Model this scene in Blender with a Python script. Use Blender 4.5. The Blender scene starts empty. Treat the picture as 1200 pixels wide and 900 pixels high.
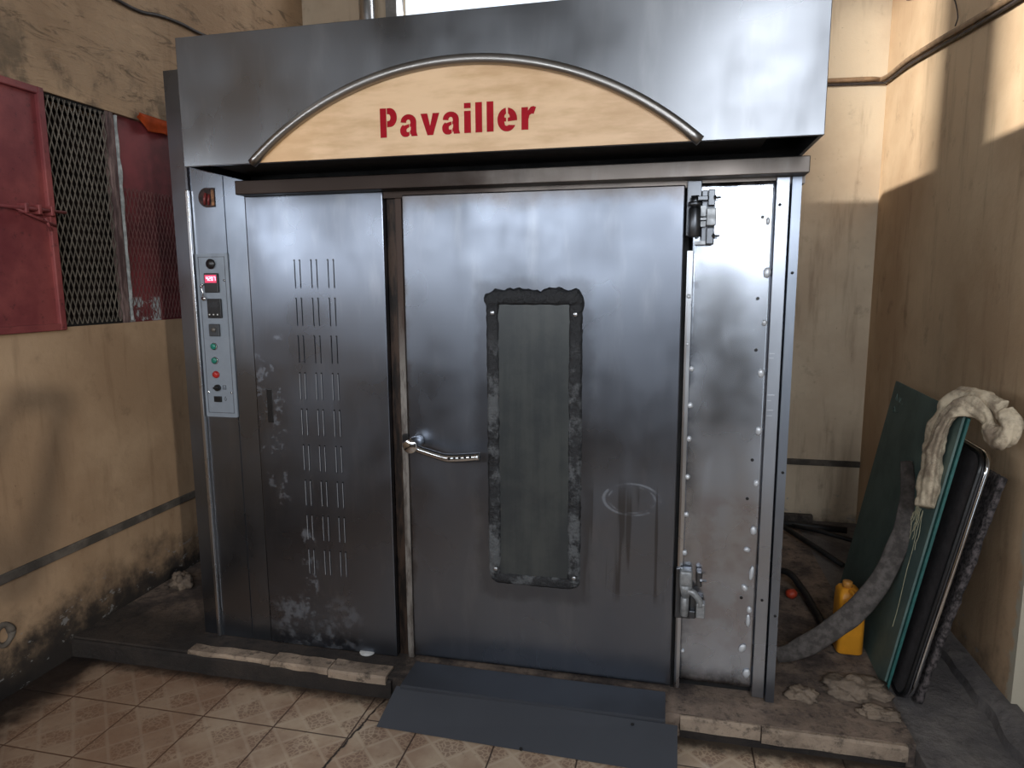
import bpy, bmesh, math, random
from mathutils import Vector, Matrix, noise as mnoise
from mathutils.geometry import tessellate_polygon
S = bpy.context.scene
COL = S.collection
random.seed(7)

# ------------------------------------------------------------------ camera
cam_d = bpy.data.cameras.new('camera'); cam = bpy.data.objects.new('camera', cam_d); COL.objects.link(cam)
R2 = Vector((0.9753981, 0.22037298, -0.00585681)); U2 = Vector((-0.02638238, 0.14306574, 0.98936149)); FW = Vector((-0.21886645, 0.9648668, -0.14536002))
CAM = Vector((0.0486, -2.5324, 1.666))
M = Matrix.Identity(4)
for i in range(3):
    M[i][0] = R2[i]; M[i][1] = U2[i]; M[i][2] = -FW[i]; M[i][3] = CAM[i]
cam.matrix_world = M
cam_d.sensor_width = 36; cam_d.lens = 793.9 / 1200 * 36; cam_d.clip_start = 0.05; cam_d.clip_end = 100
S.camera = cam

# ------------------------------------------------------------------ light and exposure
S.view_settings.view_transform = 'Standard'; S.view_settings.look = 'None'
S.view_settings.gamma = 1; S.view_settings.use_curve_mapping = False
S.view_settings.exposure = 0.0
w = bpy.data.worlds.new('sky'); S.world = w; w.use_nodes = True
w.node_tree.nodes['Background'].inputs[0].default_value = (0.80, 0.90, 1.0, 1)
w.node_tree.nodes['Background'].inputs[1].default_value = 1.5

def area(name, loc, target, sx, sy, power, col=(1, 1, 1), spread=180):
    d = bpy.data.lights.new(name, 'AREA'); d.shape = 'RECTANGLE'; d.size = sx; d.size_y = sy
    d.energy = power; d.color = col; d.spread = math.radians(spread)
    o = bpy.data.objects.new(name, d); COL.objects.link(o); o.location = loc
    o.rotation_euler = (Vector(target) - Vector(loc)).to_track_quat('-Z', 'Y').to_euler()
    return o
# windows high in the wall behind the camera and in the left wall
area('window_light_middle', (-1.25, -4.28, 2.15), (-1.25, 0, 2.15), 2.2, 0.65, 36, (0.88, 0.94, 1.0))
area('window_light_right', (0.85, -4.28, 2.92), (0.85, 0, 2.92), 0.85, 1.66, 76, (0.89, 0.94, 1.0))
area('window_light_side', (-2.56, -1.75, 1.98), (0, -1.75, 1.98), 1.1, 0.5, 10, (0.85, 0.92, 1.0))
area('window_light_rear', (-2.56, -3.2, 2.05), (0, -3.2, 2.05), 1.0, 0.65, 14, (0.85, 0.92, 1.0))
# daylight beams that reach in from outside through a high side window and the doorway
area('sunlit_yard_high_window', (-5.5, -2.5, 4.58), (1.32, 0.9, 2.8), 0.20, 0.20, 85, (1.0, 0.97, 0.90), 46)
area('sunlit_yard_through_doorway', (5.6, -7.72, 2.68), (-2.55, 0, 1.2), 0.16, 0.16, 270, (1.0, 0.94, 0.84))
area('doorway_light', (2.05, -4.28, 1.3), (2.05, 0, 1.3), 1.1, 2.4, 5, (0.92, 0.96, 1.0))
# window above the oven
area('back_window_light', (-1.1, 2.24, 3.75), (-1.1, 0, 3.0), 1.5, 0.7, 14, (0.95, 0.97, 1.0))

# ------------------------------------------------------------------ material helpers
def srgb(r, g, b):
    f = lambda c: (c / 255 / 12.92) if c / 255 <= 0.04045 else ((c / 255 + 0.055) / 1.055) ** 2.4
    return (f(r), f(g), f(b), 1)
class NT:
    def __init__(s, name):
        s.m = bpy.data.materials.new(name); s.m.use_nodes = True
        s.t = s.m.node_tree; s.n = s.t.nodes; s.b = s.n['Principled BSDF']
        s.pos = s.n.new('ShaderNodeNewGeometry').outputs['Position']
    def link(s, a, b): s.t.links.new(a, b)
    def put(s, inp, v):
        if v is None: return
        if isinstance(v, bpy.types.NodeSocket): s.link(v, inp)
        else: inp.default_value = v
    def mp(s, scale=(1, 1, 1), rot=(0, 0, 0), loc=(0, 0, 0), src=None):
        m = s.n.new('ShaderNodeMapping'); s.link(src or s.pos, m.inputs[0])
        m.inputs['Scale'].default_value = scale; m.inputs['Rotation'].default_value = rot; m.inputs['Location'].default_value = loc
        return m.outputs[0]
    def noise(s, scale=5, detail=5, rough=0.6, vec=None, dist=0.0):
        m = s.n.new('ShaderNodeTexNoise'); s.link(vec or s.pos, m.inputs['Vector'])
        m.inputs['Scale'].default_value = scale; m.inputs['Detail'].default_value = detail; m.inputs['Roughness'].default_value = rough; m.inputs['Distortion'].default_value = dist
        return m.outputs[0]
    def vor(s, scale=5, feature='F1', vec=None):
        m = s.n.new('ShaderNodeTexVoronoi'); m.feature = feature; s.link(vec or s.pos, m.inputs['Vector']); m.inputs['Scale'].default_value = scale
        return m.outputs['Distance']
    def ramp(s, v, a, b, lo=0.0, hi=1.0, smooth=True):
        m = s.n.new('ShaderNodeMapRange'); m.interpolation_type = 'SMOOTHSTEP' if smooth else 'LINEAR'
        s.put(m.inputs['Value'], v); m.inputs['From Min'].default_value = a; m.inputs['From Max'].default_value = b
        m.inputs['To Min'].default_value = lo; m.inputs['To Max'].default_value = hi
        return m.outputs[0]
    def math(s, op, a, b=None, c=None):
        m = s.n.new('ShaderNodeMath'); m.operation = op
        s.put(m.inputs[0], a); s.put(m.inputs[1], b)
        if c is not None: s.put(m.inputs[2], c)
        return m.outputs[0]
    def mix(s, f, a, b):
        m = s.n.new('ShaderNodeMix'); m.data_type = 'RGBA'
        s.put(m.inputs[0], f); s.put(m.inputs[6], a); s.put(m.inputs[7], b)
        return m.outputs[2]
    def xyz(s, src=None):
        m = s.n.new('ShaderNodeSeparateXYZ'); s.link(src or s.pos, m.inputs[0]); return m.outputs[0], m.outputs[1], m.outputs[2]
    def comb(s, x, y, z):
        m = s.n.new('ShaderNodeCombineXYZ'); s.put(m.inputs[0], x); s.put(m.inputs[1], y); s.put(m.inputs[2], z); return m.outputs[0]
    def bump(s, h, strength=0.3, dist=0.01):
        m = s.n.new('ShaderNodeBump'); s.link(h, m.inputs['Height']); m.inputs['Strength'].default_value = strength; m.inputs['Distance'].default_value = dist
        s.link(m.outputs[0], s.b.inputs['Normal'])
    def out(s, color=None, rough=None, metal=None):
        s.put(s.b.inputs['Base Color'], color); s.put(s.b.inputs['Roughness'], rough); s.put(s.b.inputs['Metallic'], metal)
        return s.m
    def band(s, v, c, hw, soft):       # 1 inside |v-c|<hw, soft edges
        d = s.math('ABSOLUTE', s.math('SUBTRACT', v, c)); return s.ramp(d, hw, hw + soft, 1, 0)
    def box(s, x, z, x0, x1, z0, z1, soft):
        return s.math('MULTIPLY', s.band(x, (x0 + x1) / 2, (x1 - x0) / 2, soft), s.band(z, (z0 + z1) / 2, (z1 - z0) / 2, soft))

def plain(name, rgb, rough=0.5, metal=0.0, var=0.12, scale=20, bump=0.1):
    t = NT(name); c = srgb(*rgb); d = tuple(x * (1 - 2.2 * var) for x in c[:3]) + (1,)
    nz = t.noise(scale, 4)
    t.bump(nz, bump, 0.004)
    return t.out(t.mix(t.ramp(nz, 0.35, 0.68), d, c), t.ramp(nz, 0.3, 0.7, rough + 0.06, max(rough - 0.06, 0.02)), metal)

def steel(name, base=(122, 124, 128), rough=0.34, grime=0.3, brush=(1, 1, 60), extra=None, metal=1.0):
    t = NT(name); x, y, z = t.xyz()
    br = t.noise(9, 3, 0.6, t.mp(brush))
    cl = t.noise(2.6, 3, 0.5)
    fine = t.noise(30, 5, 0.7)
    sw = t.noise(7, 3, 0.5, t.mp((1.6, 1, 0.35), (0, 0.6, 0)))
    c0 = srgb(*base); c1 = tuple(v * 0.66 for v in c0[:3]) + (1,)
    col = t.mix(t.math('MULTIPLY', t.ramp(cl, 0.42, 0.72), grime), c0, c1)
    col = t.mix(t.math('MULTIPLY', t.ramp(fine, 0.55, 0.8), 0.12 * grime), col, srgb(60, 56, 52))
    wi = t.noise(5, 4, 0.6, t.mp((2.2, 1, 0.5), (0, -0.7, 0), (3, 0, 1)))
    col = t.mix(t.math('MULTIPLY', t.ramp(wi, 0.50, 0.80), 0.12 if metal > 0.9 else 0.0), col, srgb(190, 190, 190))
    r = t.math('ADD', t.ramp(cl, 0.3, 0.75, rough - 0.06, rough + 0.10), t.ramp(sw, 0.50, 0.85, 0, 0.05))
    if extra: col, r = extra(t, col, r, x, y, z)
    t.bump(t.noise(1.6, 1, 0.4), 0.10, 0.02)
    return t.out(col, r, metal)

# door: scorch round the pane, wiped circle and drips, light corner scorch
def door_marks(t, col, r, x, y, z):
    n = t.noise(26, 5, 0.7); nn = t.noise(9, 4, 0.6)
    n4 = t.math('MULTIPLY', t.math('SUBTRACT', nn, 0.5), 0.10)
    xx = t.math('ADD', x, n4); zz = t.math('ADD', z, n4)
    halo = t.box(xx, zz, -0.64, -0.24, 0.44, 1.66, 0.05)
    col = t.mix(t.math('MULTIPLY', halo, 0.35), col, srgb(62, 60, 60))
    top = t.ramp(zz, 1.93, 2.02); col = t.mix(t.math('MULTIPLY', top, 0.6), col, srgb(80, 66, 50))
    lft = t.ramp(xx, -0.93, -0.97); col = t.mix(t.math('MULTIPLY', lft, 0.6), col, srgb(70, 58, 46))
    dx = t.math('MULTIPLY', t.math('SUBTRACT', x, -0.06), 1.0); dz = t.math('MULTIPLY', t.math('SUBTRACT', z, 0.855), 1.7)
    rad = t.math('SQRT', t.math('ADD', t.math('MULTIPLY', dx, dx), t.math('MULTIPLY', dz, dz)))
    ring = t.math('MULTIPLY', t.band(rad, 0.105, 0.003, 0.006), t.ramp(nn, 0.40, 0.55))
    ring2 = t.math('MULTIPLY', t.band(rad, 0.088, 0.001, 0.006), t.ramp(n, 0.45, 0.6))
    rr = t.math('MAXIMUM', ring, ring2)
    col = t.mix(t.math('MULTIPLY', rr, 0.16), col, srgb(190, 190, 190)); r = t.math('ADD', r, t.math('MULTIPLY', rr, 0.2))
    st = t.noise(24, 2, 0.5, t.mp((1, 1, 0.05)))
    dr = t.math('MULTIPLY', t.ramp(st, 0.54, 0.62), t.box(xx, zz, -0.19, 0.05, 0.50, 0.86, 0.08))
    col = t.mix(t.math('MULTIPLY', dr, 0.6), col, srgb(70, 66, 64))
    disk = t.ramp(rad, 0.11, 0.08)
    col = t.mix(t.math('MULTIPLY', t.math('MULTIPLY', disk, t.ramp(nn, 0.35, 0.65)), 0.15), col, srgb(100, 98, 96))
    return col, r
def louvre_marks(t, col, r, x, y, z):
    n = t.noise(14, 6, 0.7); n2 = t.noise(5, 3, 0.5)
    a = t.math('MULTIPLY', t.ramp(n, 0.46, 0.62), t.box(t.math('ADD', x, t.math('MULTIPLY', n2, 0.1)), z, -1.53, -1.20, 0.10, 0.28, 0.10))
    b = t.math('MULTIPLY', t.ramp(n, 0.50, 0.56), t.box(x, z, -1.45, -1.40, 0.22, 0.62, 0.02))
    c = t.math('MULTIPLY', t.ramp(n, 0.55, 0.6), t.box(x, z, -1.62, -1.52, 0.75, 1.50, 0.03))
    f = t.math('MAXIMUM', t.math('MAXIMUM', a, b), t.math('MULTIPLY', c, 0.6))
    col = t.mix(t.math('MULTIPLY', f, 0.32), col, srgb(166, 170, 176)); r = t.math('ADD', r, t.math('MULTIPLY', f, 0.25))
    d = t.math('MULTIPLY', t.ramp(z, 1.96, 2.03), t.ramp(n2, 0.3, 0.6)); col = t.mix(t.math('MULTIPLY', d, 0.5), col, srgb(70, 68, 66))
    return col, r
def panel_marks(t, col, r, x, y, z):
    n = t.noise(14, 5, 0.7); n2 = t.noise(6, 4, 0.6)
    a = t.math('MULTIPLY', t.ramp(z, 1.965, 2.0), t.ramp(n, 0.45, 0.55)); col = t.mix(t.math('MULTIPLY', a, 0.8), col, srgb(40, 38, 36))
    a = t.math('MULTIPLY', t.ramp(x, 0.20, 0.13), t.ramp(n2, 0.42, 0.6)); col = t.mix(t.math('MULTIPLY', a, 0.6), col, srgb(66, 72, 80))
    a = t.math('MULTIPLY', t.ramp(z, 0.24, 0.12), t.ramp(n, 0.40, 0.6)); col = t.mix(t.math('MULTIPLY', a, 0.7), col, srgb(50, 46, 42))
    a = t.math('MULTIPLY', t.box(x, z, 0.22, 0.36, 0.30, 0.85, 0.08), t.ramp(n2, 0.4, 0.6)); col = t.mix(t.math('MULTIPLY', a, 0.28), col, srgb(120, 88, 66))
    return col, r

m_door = steel('brushed_steel_door', (116, 121, 131), 0.30, 0.30, (30, 1, 1), door_marks)
m_louvre = steel('brushed_steel_louvre', (116, 121, 131), 0.30, 0.25, (30, 1, 1), louvre_marks)
m_panel = steel('shiny_steel_panel', (172, 177, 186), 0.25, 0.30, (20, 1, 1), panel_marks)
m_steel = steel('brushed_steel', (128, 134, 144), 0.31, 0.3, (1, 1, 30))
m_steel2 = steel('brushed_steel_light', (160, 164, 172), 0.30, 0.2, (30, 1, 1))
m_hood = steel('brushed_steel_hood', (122, 124, 128), 0.31, 0.28, (1, 1, 40))
m_edge = steel('bright_steel_edge', (190, 192, 196), 0.28, 0.2, (20, 1, 1))
m_ramp = steel('dull_ramp_steel', (70, 73, 80), 0.50, 0.4, (30, 1, 1), None, 0.4)
m_chrome = steel('chrome', (200, 202, 205), 0.10, 0.1)
m_dark = plain('dull_black', (22, 20, 20), 0.8, 0, 0.3, 12, 0.4)
m_burnt = NT('burnt_jamb')
_n = m_burnt.noise(6, 5, 0.7, m_burnt.mp((6, 6, 1)))
m_burnt = m_burnt.out(m_burnt.mix(m_burnt.ramp(_n, 0.40, 0.62), srgb(26, 21, 19), srgb(70, 54, 44)), 0.55, 0.5)
m_jamb = NT('jamb_strip'); _x, _y, _z = m_jamb.xyz(); _n = m_jamb.noise(16, 5, 0.7, m_jamb.mp((3, 3, 0.6)))
_c = m_jamb.mix(m_jamb.ramp(_n, 0.35, 0.6), srgb(88, 80, 74), srgb(136, 130, 124))
_f = m_jamb.ramp(m_jamb.math('ADD', _z, m_jamb.math('MULTIPLY', _n, 0.7)), 1.65, 1.95)
m_jamb = m_jamb.out(m_jamb.mix(_f, _c, srgb(62, 44, 34)), 0.55, 0.3)
m_black = plain('black_plastic', (20, 20, 22), 0.35, 0, 0.1)
m_grey = plain('panel_grey_paint', (128, 136, 146), 0.5, 0.2, 0.04)
m_red_b = plain('red_button', (170, 40, 36), 0.35)
m_green_b = plain('green_button', (30, 120, 104), 0.3)
m_white = plain('white_plastic', (200, 200, 198), 0.5, 0, 0.05)
m_arch = NT('tan_sign_face'); _n = m_arch.noise(5, 5, 0.6, m_arch.mp((1, 1, 5))); _n2 = m_arch.noise(2.5, 4)
m_arch.bump(_n, 0.05, 0.004)
m_arch = m_arch.out(m_arch.mix(m_arch.ramp(m_arch.math('ADD', m_arch.math('MULTIPLY', _n, 0.5), m_arch.math('MULTIPLY', _n2, 0.5)), 0.38, 0.62), srgb(196, 158, 116), srgb(222, 186, 146)), 0.42, 0.0)
m_letter = plain('sign_red', (158, 0, 22), 0.5, 0, 0.06)
m_sealant = NT('smeared_black_sealant'); _n = m_sealant.noise(7, 6, 0.72); _n3 = m_sealant.noise(60, 4, 0.7); _x, _y, _z = m_sealant.xyz()
m_sealant.bump(m_sealant.math('ADD', _n, _n3), 0.8, 0.012)
_lo = m_sealant.ramp(_z, 1.5, 1.35)
_f = m_sealant.math('MULTIPLY', m_sealant.ramp(_n, 0.48, 0.58), _lo)
m_sealant = m_sealant.out(m_sealant.mix(_f, srgb(30, 31, 34), srgb(84, 86, 88)), 0.55, 0.0)
m_letter.node_tree.nodes['Principled BSDF'].inputs['Specular IOR Level'].default_value = 0.15
m_glass = NT('dusty_oven_glass'); _n = m_glass.noise(4, 6, 0.7); _x, _y, _z = m_glass.xyz(); _s = m_glass.noise(40, 3, 0.6, m_glass.mp((1, 1, 0.06)))
_f = m_glass.math('ADD', m_glass.math('MULTIPLY', _n, 0.7), m_glass.math('MULTIPLY', _s, 0.3))
m_glass = m_glass.out(m_glass.mix(m_glass.ramp(_f, 0.4, 0.62), srgb(46, 50, 52), srgb(62, 65, 64)), 0.34, 0.0)

def wall_mat(name, base, light, streak_axis, rough_top=False, seed=0, base_h=0.35, jamb=False):
    t = NT(name); x, y, z = t.xyz(); v = t.mp((1, 1, 1), (0, 0, 0), (seed, seed * 2, 0))
    big = t.noise(1.3, 5, 0.6, v); mid = t.noise(7, 6, 0.65, v); sp = t.noise(38, 5, 0.75, v)
    stv = t.noise(13, 4, 0.6, t.mp((1, 1, 0.12), (0, 0, 0), (seed, 0, 0)))
    col = t.mix(t.ramp(big, 0.35, 0.65), srgb(*base), srgb(*light))
    col = t.mix(t.math('MULTIPLY', t.ramp(stv, 0.52, 0.75), 0.35), col, srgb(110, 84, 60))
    col = t.mix(t.math('MULTIPLY', t.ramp(mid, 0.58, 0.75), 0.35), col, srgb(96, 76, 58))
    col = t.mix(t.math('MULTIPLY', t.ramp(sp, 0.66, 0.74), 0.65), col, srgb(58, 46, 38))
    # dirt stain climbing up from the floor with a ragged edge of its own
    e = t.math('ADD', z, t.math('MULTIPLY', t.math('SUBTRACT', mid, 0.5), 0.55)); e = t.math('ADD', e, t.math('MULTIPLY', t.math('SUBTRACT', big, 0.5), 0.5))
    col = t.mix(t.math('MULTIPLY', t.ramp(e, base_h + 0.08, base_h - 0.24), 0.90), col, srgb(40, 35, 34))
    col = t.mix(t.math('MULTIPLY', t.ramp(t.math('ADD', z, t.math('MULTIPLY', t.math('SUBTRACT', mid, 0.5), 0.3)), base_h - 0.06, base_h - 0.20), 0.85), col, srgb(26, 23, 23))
    fl = t.math('MULTIPLY', t.ramp(t.noise(9, 5, 0.7, t.mp((1, 1, 2), (0, 0, 0), (seed, 5, 0))), 0.60, 0.63), t.ramp(z, 0.34, 0.2))
    col = t.mix(t.math('MULTIPLY', fl, 0.6), col, srgb(140, 140, 140))
    h = t.math('ADD', t.math('MULTIPLY', mid, 0.6), t.math('MULTIPLY', sp, 0.25))
    if rough_top:
        rt = t.noise(15, 6, 0.7, t.mp((1, 0.35, 1.3), (math.radians(25), 0, 0)), 0.8)
        fz = t.ramp(z, 2.45, 2.55); h = t.math('ADD', h, t.math('MULTIPLY', t.math('MULTIPLY', rt, 5.0), fz))
        col = t.mix(t.math('MULTIPLY', t.math('MULTIPLY', t.ramp(rt, 0.53, 0.66), fz), 0.65), col, srgb(88, 72, 56))
        m2 = t.noise(3.2, 5, 0.6, t.mp((1, 1, 0.5))); 
        md = t.math('MULTIPLY', t.ramp(t.math('ADD', m2, t.math('MULTIPLY', mid, 0.4)), 0.66, 0.80), t.math('MULTIPLY', t.ramp(z, 2.95, 2.5), t.ramp(z, 2.42, 2.48)))
        col = t.mix(t.math('MULTIPLY', md, 0.7), col, srgb(70, 64, 54))
    if jamb:
        je = t.math('ADD', y, t.math('MULTIPLY', t.math('SUBTRACT', t.noise(12, 5, 0.7), 0.5), 0.12))
        col = t.mix(t.ramp(je, 0.145, 0.12), col, srgb(176, 168, 150))
    t.bump(h, 0.45, 0.012)
    return t.out(col, 0.85, 0)
m_wl = wall_mat('plaster_left', (158, 130, 102), (184, 156, 126), 1, True, 0.0, 0.30)
m_wb = wall_mat('plaster_back', (190, 170, 146), (210, 193, 168), 0, False, 3.1, 0.16)
m_wr = wall_mat('plaster_right', (186, 156, 124), (208, 181, 148), 1, False, 7.7, 0.12, True)
m_wf = wall_mat('plaster_front', (128, 122, 116), (146, 140, 132), 0, False, 11.0, 0.3)
m_ceil = plain('ceiling_paint', (140, 134, 126), 0.9, 0, 0.1, 3)
m_band = plain('grey_wall_band', (104, 96, 88), 0.85, 0, 0.25, 9, 0.6)

# tiles with diamond squares of plain and pebbled pattern
def tile_mat():
    t = NT('patterned_floor_tile'); x, y, z = t.xyz()
    ragged = t.noise(5, 4, 0.6)
    xe = t.math('ADD', x, t.math('MULTIPLY', t.math('SUBTRACT', ragged, 0.5), 0.10))
    crackx = t.math('ADD', -1.045, t.math('MULTIPLY', t.math('ADD', y, 0.3), 0.10))
    right = t.math('GREATER_THAN', xe, crackx)
    T = 0.305
    ux = t.math('DIVIDE', t.math('ADD', x, t.math('ADD', 1.372, t.math('MULTIPLY', right, -0.850 + 0.0))), T)
    uy = t.math('DIVIDE', t.math('ADD', y, t.math('ADD', 0.424, t.math('MULTIPLY', right, -0.115))), T)
    fx = t.math('FRACT', ux); fy = t.math('FRACT', uy)
    ex = t.math('MINIMUM', fx, t.math('SUBTRACT', 1, fx)); ey = t.math('MINIMUM', fy, t.math('SUBTRACT', 1, fy))
    ed = t.math('MINIMUM', ex, ey); grout = t.ramp(ed, 0.006, 0.013, 1, 0)
    # rotated grid inside the tile
    p = t.math('MULTIPLY', t.math('ADD', ux, uy), 2.0); q = t.math('MULTIPLY', t.math('SUBTRACT', ux, uy), 2.0)
    fp = t.math('FRACT', p); fq = t.math('FRACT', q)
    ip = t.math('FLOOR', p); iq = t.math('FLOOR', q)
    chk = t.math('MODULO', t.math('ABSOLUTE', t.math('ADD', ip, iq)), 2.0)
    pe = t.math('MINIMUM', t.math('MINIMUM', fp, t.math('SUBTRACT', 1, fp)), t.math('MINIMUM', fq, t.math('SUBTRACT', 1, fq)))
    lines = t.ramp(pe, 0.03, 0.06, 1, 0)
    peb = t.ramp(t.vor(52, 'DISTANCE_TO_EDGE'), 0.06, 0.13, 0, 1)
    pebf = t.math('MULTIPLY', t.math('MULTIPLY', peb, chk), t.ramp(pe, 0.07, 0.1))
    nz = t.noise(3, 5, 0.6); sp = t.noise(20, 5, 0.75)
    base = t.mix(t.ramp(nz, 0.35, 0.65), srgb(164, 138, 116), srgb(196, 176, 152))
    col = t.mix(t.math('MULTIPLY', pebf, 0.55), base, srgb(112, 82, 66))
    col = t.mix(t.math('MULTIPLY', lines, 0.35), col, srgb(206, 190, 168))
    col = t.mix(grout, col, srgb(74, 58, 48))
    col = t.mix(t.math('MULTIPLY', t.ramp(sp, 0.56, 0.72), 0.5), col, srgb(80, 60, 48))
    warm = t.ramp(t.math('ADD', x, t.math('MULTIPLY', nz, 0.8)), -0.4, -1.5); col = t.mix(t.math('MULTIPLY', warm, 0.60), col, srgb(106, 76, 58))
    dc = t.math('ABSOLUTE', t.math('SUBTRACT', xe, crackx)); crack = t.ramp(t.math('ADD', dc, t.math('MULTIPLY', sp, 0.012)), 0.007, 0.014, 1, 0)
    col = t.mix(crack, col, srgb(34, 26, 22))
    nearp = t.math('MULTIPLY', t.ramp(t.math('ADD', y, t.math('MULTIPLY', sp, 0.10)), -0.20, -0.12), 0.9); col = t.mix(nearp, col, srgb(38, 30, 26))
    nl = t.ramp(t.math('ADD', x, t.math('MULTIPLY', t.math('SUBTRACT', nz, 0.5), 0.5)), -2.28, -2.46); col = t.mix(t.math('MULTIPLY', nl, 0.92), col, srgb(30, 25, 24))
    t.bump(t.math('SUBTRACT', t.math('MULTIPLY', grout, -1.0), crack), 0.5, 0.003)
    return t.out(col, t.ramp(sp, 0.4, 0.7, 0.34, 0.6), 0)
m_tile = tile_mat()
def concrete_mat(name, a, b, dirty=0.6, soot=False):
    t = NT(name); n = t.noise(4, 7, 0.7); f = t.noise(22, 6, 0.75)
    col = t.mix(t.ramp(n, 0.35, 0.65), srgb(*a), srgb(*b)); col = t.mix(t.math('MULTIPLY', t.ramp(f, 0.5, 0.68), dirty), col, srgb(38, 32, 30))
    if soot:
        x, y, z = t.xyz(); sx_ = t.math('ADD', x, t.math('MULTIPLY', n, 0.5)); sy_ = t.math('ADD', y, t.math('MULTIPLY', f, 0.12))
        col = t.mix(t.math('MULTIPLY', t.math('MULTIPLY', t.ramp(sx_, -0.55, -0.75), t.ramp(sy_, 0.35, 0.10)), 0.85), col, srgb(26, 22, 21))
    t.bump(t.math('ADD', n, t.math('MULTIPLY', f, 0.5)), 0.7, 0.02)
    return t.out(col, 0.85, 0)
m_plinth = concrete_mat('dirty_concrete_ledge', (66, 58, 56), (138, 120, 106), 0.75, True)
m_conc = concrete_mat('grey_concrete', (88, 84, 84), (120, 114, 110), 0.4)
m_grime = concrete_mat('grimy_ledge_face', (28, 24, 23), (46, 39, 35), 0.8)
m_lip = concrete_mat('worn_tile_lip', (104, 90, 78), (160, 142, 124), 0.75)

# ------------------------------------------------------------------ geometry helpers
def orient(name, bm, mat, parent=None, smooth=False, recalc=True):
    if recalc: bmesh.ops.recalc_face_normals(bm, faces=bm.faces)
    me = bpy.data.meshes.new(name); bm.to_mesh(me); bm.free()
    return link(name, me, mat, parent, smooth)
def wloc(o):
    v = Vector(o.location)
    while o.parent: o = o.parent; v = v + Vector(o.location)
    return v
def link(name, me, mat, parent=None, smooth=False):
    vs = [v.co for v in me.vertices]
    lo = Vector([min(v[i] for v in vs) for i in range(3)]); hi = Vector([max(v[i] for v in vs) for i in range(3)])
    org = Vector(((lo.x + hi.x) / 2, (lo.y + hi.y) / 2, lo.z))
    me.transform(Matrix.Translation(-org))
    for m_ in (mat if isinstance(mat, (list, tuple)) else [mat]): me.materials.append(m_)
    if smooth:
        for p in me.polygons: p.use_smooth = True
    o = bpy.data.objects.new(name, me); COL.objects.link(o)
    if parent: o.parent = parent; o.location = org - wloc(parent)
    else: o.location = org
    return o
def empty(name, loc, label, cat, group=None):
    o = bpy.data.objects.new(name, None); COL.objects.link(o); o.location = loc; o.empty_display_size = 0.1
    o['label'] = label; o['category'] = cat
    if group: o['group'] = group
    return o
def tag(o, label, cat, group=None, kind=None):
    o['label'] = label; o['category'] = cat
    if group: o['group'] = group
    if kind: o['kind'] = kind
    return o
def struct(name, bm, mat, label=None):
    o = orient(name, bm, mat); o['kind'] = 'structure'
    if label: o['label'] = label
    return o
def box(bm, x0, x1, y0, y1, z0, z1, bev=0.0, seg=2):
    b = bmesh.new(); bmesh.ops.create_cube(b, size=1)
    for v in b.verts: v.co = Vector(((x0 + x1) / 2 + v.co.x * (x1 - x0), (y0 + y1) / 2 + v.co.y * (y1 - y0), (z0 + z1) / 2 + v.co.z * (z1 - z0)))
    if bev: bmesh.ops.bevel(b, geom=b.edges[:], offset=bev, segments=seg, affect='EDGES', profile=0.5)
    return merge(bm, b)
def merge(bm, b, mat=0):
    vm = {}
    for v in b.verts: vm[v] = bm.verts.new(v.co)
    for f in b.faces:
        try:
            nf = bm.faces.new([vm[v] for v in f.verts]); nf.material_index = f.material_index
        except ValueError: pass
    b.free(); return bm
def bx(*a, **k): return box(bmesh.new(), *a, **k)
def cyl(bm, p0, p1, r0, r1=None, n=24, cap=True, bev=0.0):
    r1 = r0 if r1 is None else r1; p0 = Vector(p0); p1 = Vector(p1); d = (p1 - p0); q = d.normalized().to_track_quat('Z', 'Y')
    prof = [(0, r0), (d.length, r1)] if not bev else [(0, r0 - bev), (bev, r0), (d.length - bev, r1), (d.length, r1 - bev)]
    rings = []
    for h, r in prof:
        rings.append([bm.verts.new(p0 + q @ Vector((r * math.cos(2 * math.pi * k / n), r * math.sin(2 * math.pi * k / n), h))) for k in range(n)])
    for a, b in zip(rings, rings[1:]):
        for k in range(n): bm.faces.new((a[k], a[(k + 1) % n], b[(k + 1) % n], b[k]))
    if cap: bm.faces.new(rings[0][::-1]); bm.faces.new(rings[-1])
    return bm
def spline(pts, n=8):
    P = [Vector(p) for p in pts]; P = [P[0] * 2 - P[1]] + P + [P[-1] * 2 - P[-2]]; out = []
    for i in range(1, len(P) - 2):
        for k in range(n):
            t = k / n; a, b, c, d = P[i - 1:i + 3]
            out.append(0.5 * ((2 * b) + (c - a) * t + (2 * a - 5 * b + 4 * c - d) * t * t + (3 * b - a - 3 * c + d) * t ** 3))
    out.append(P[-2]); return out
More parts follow.
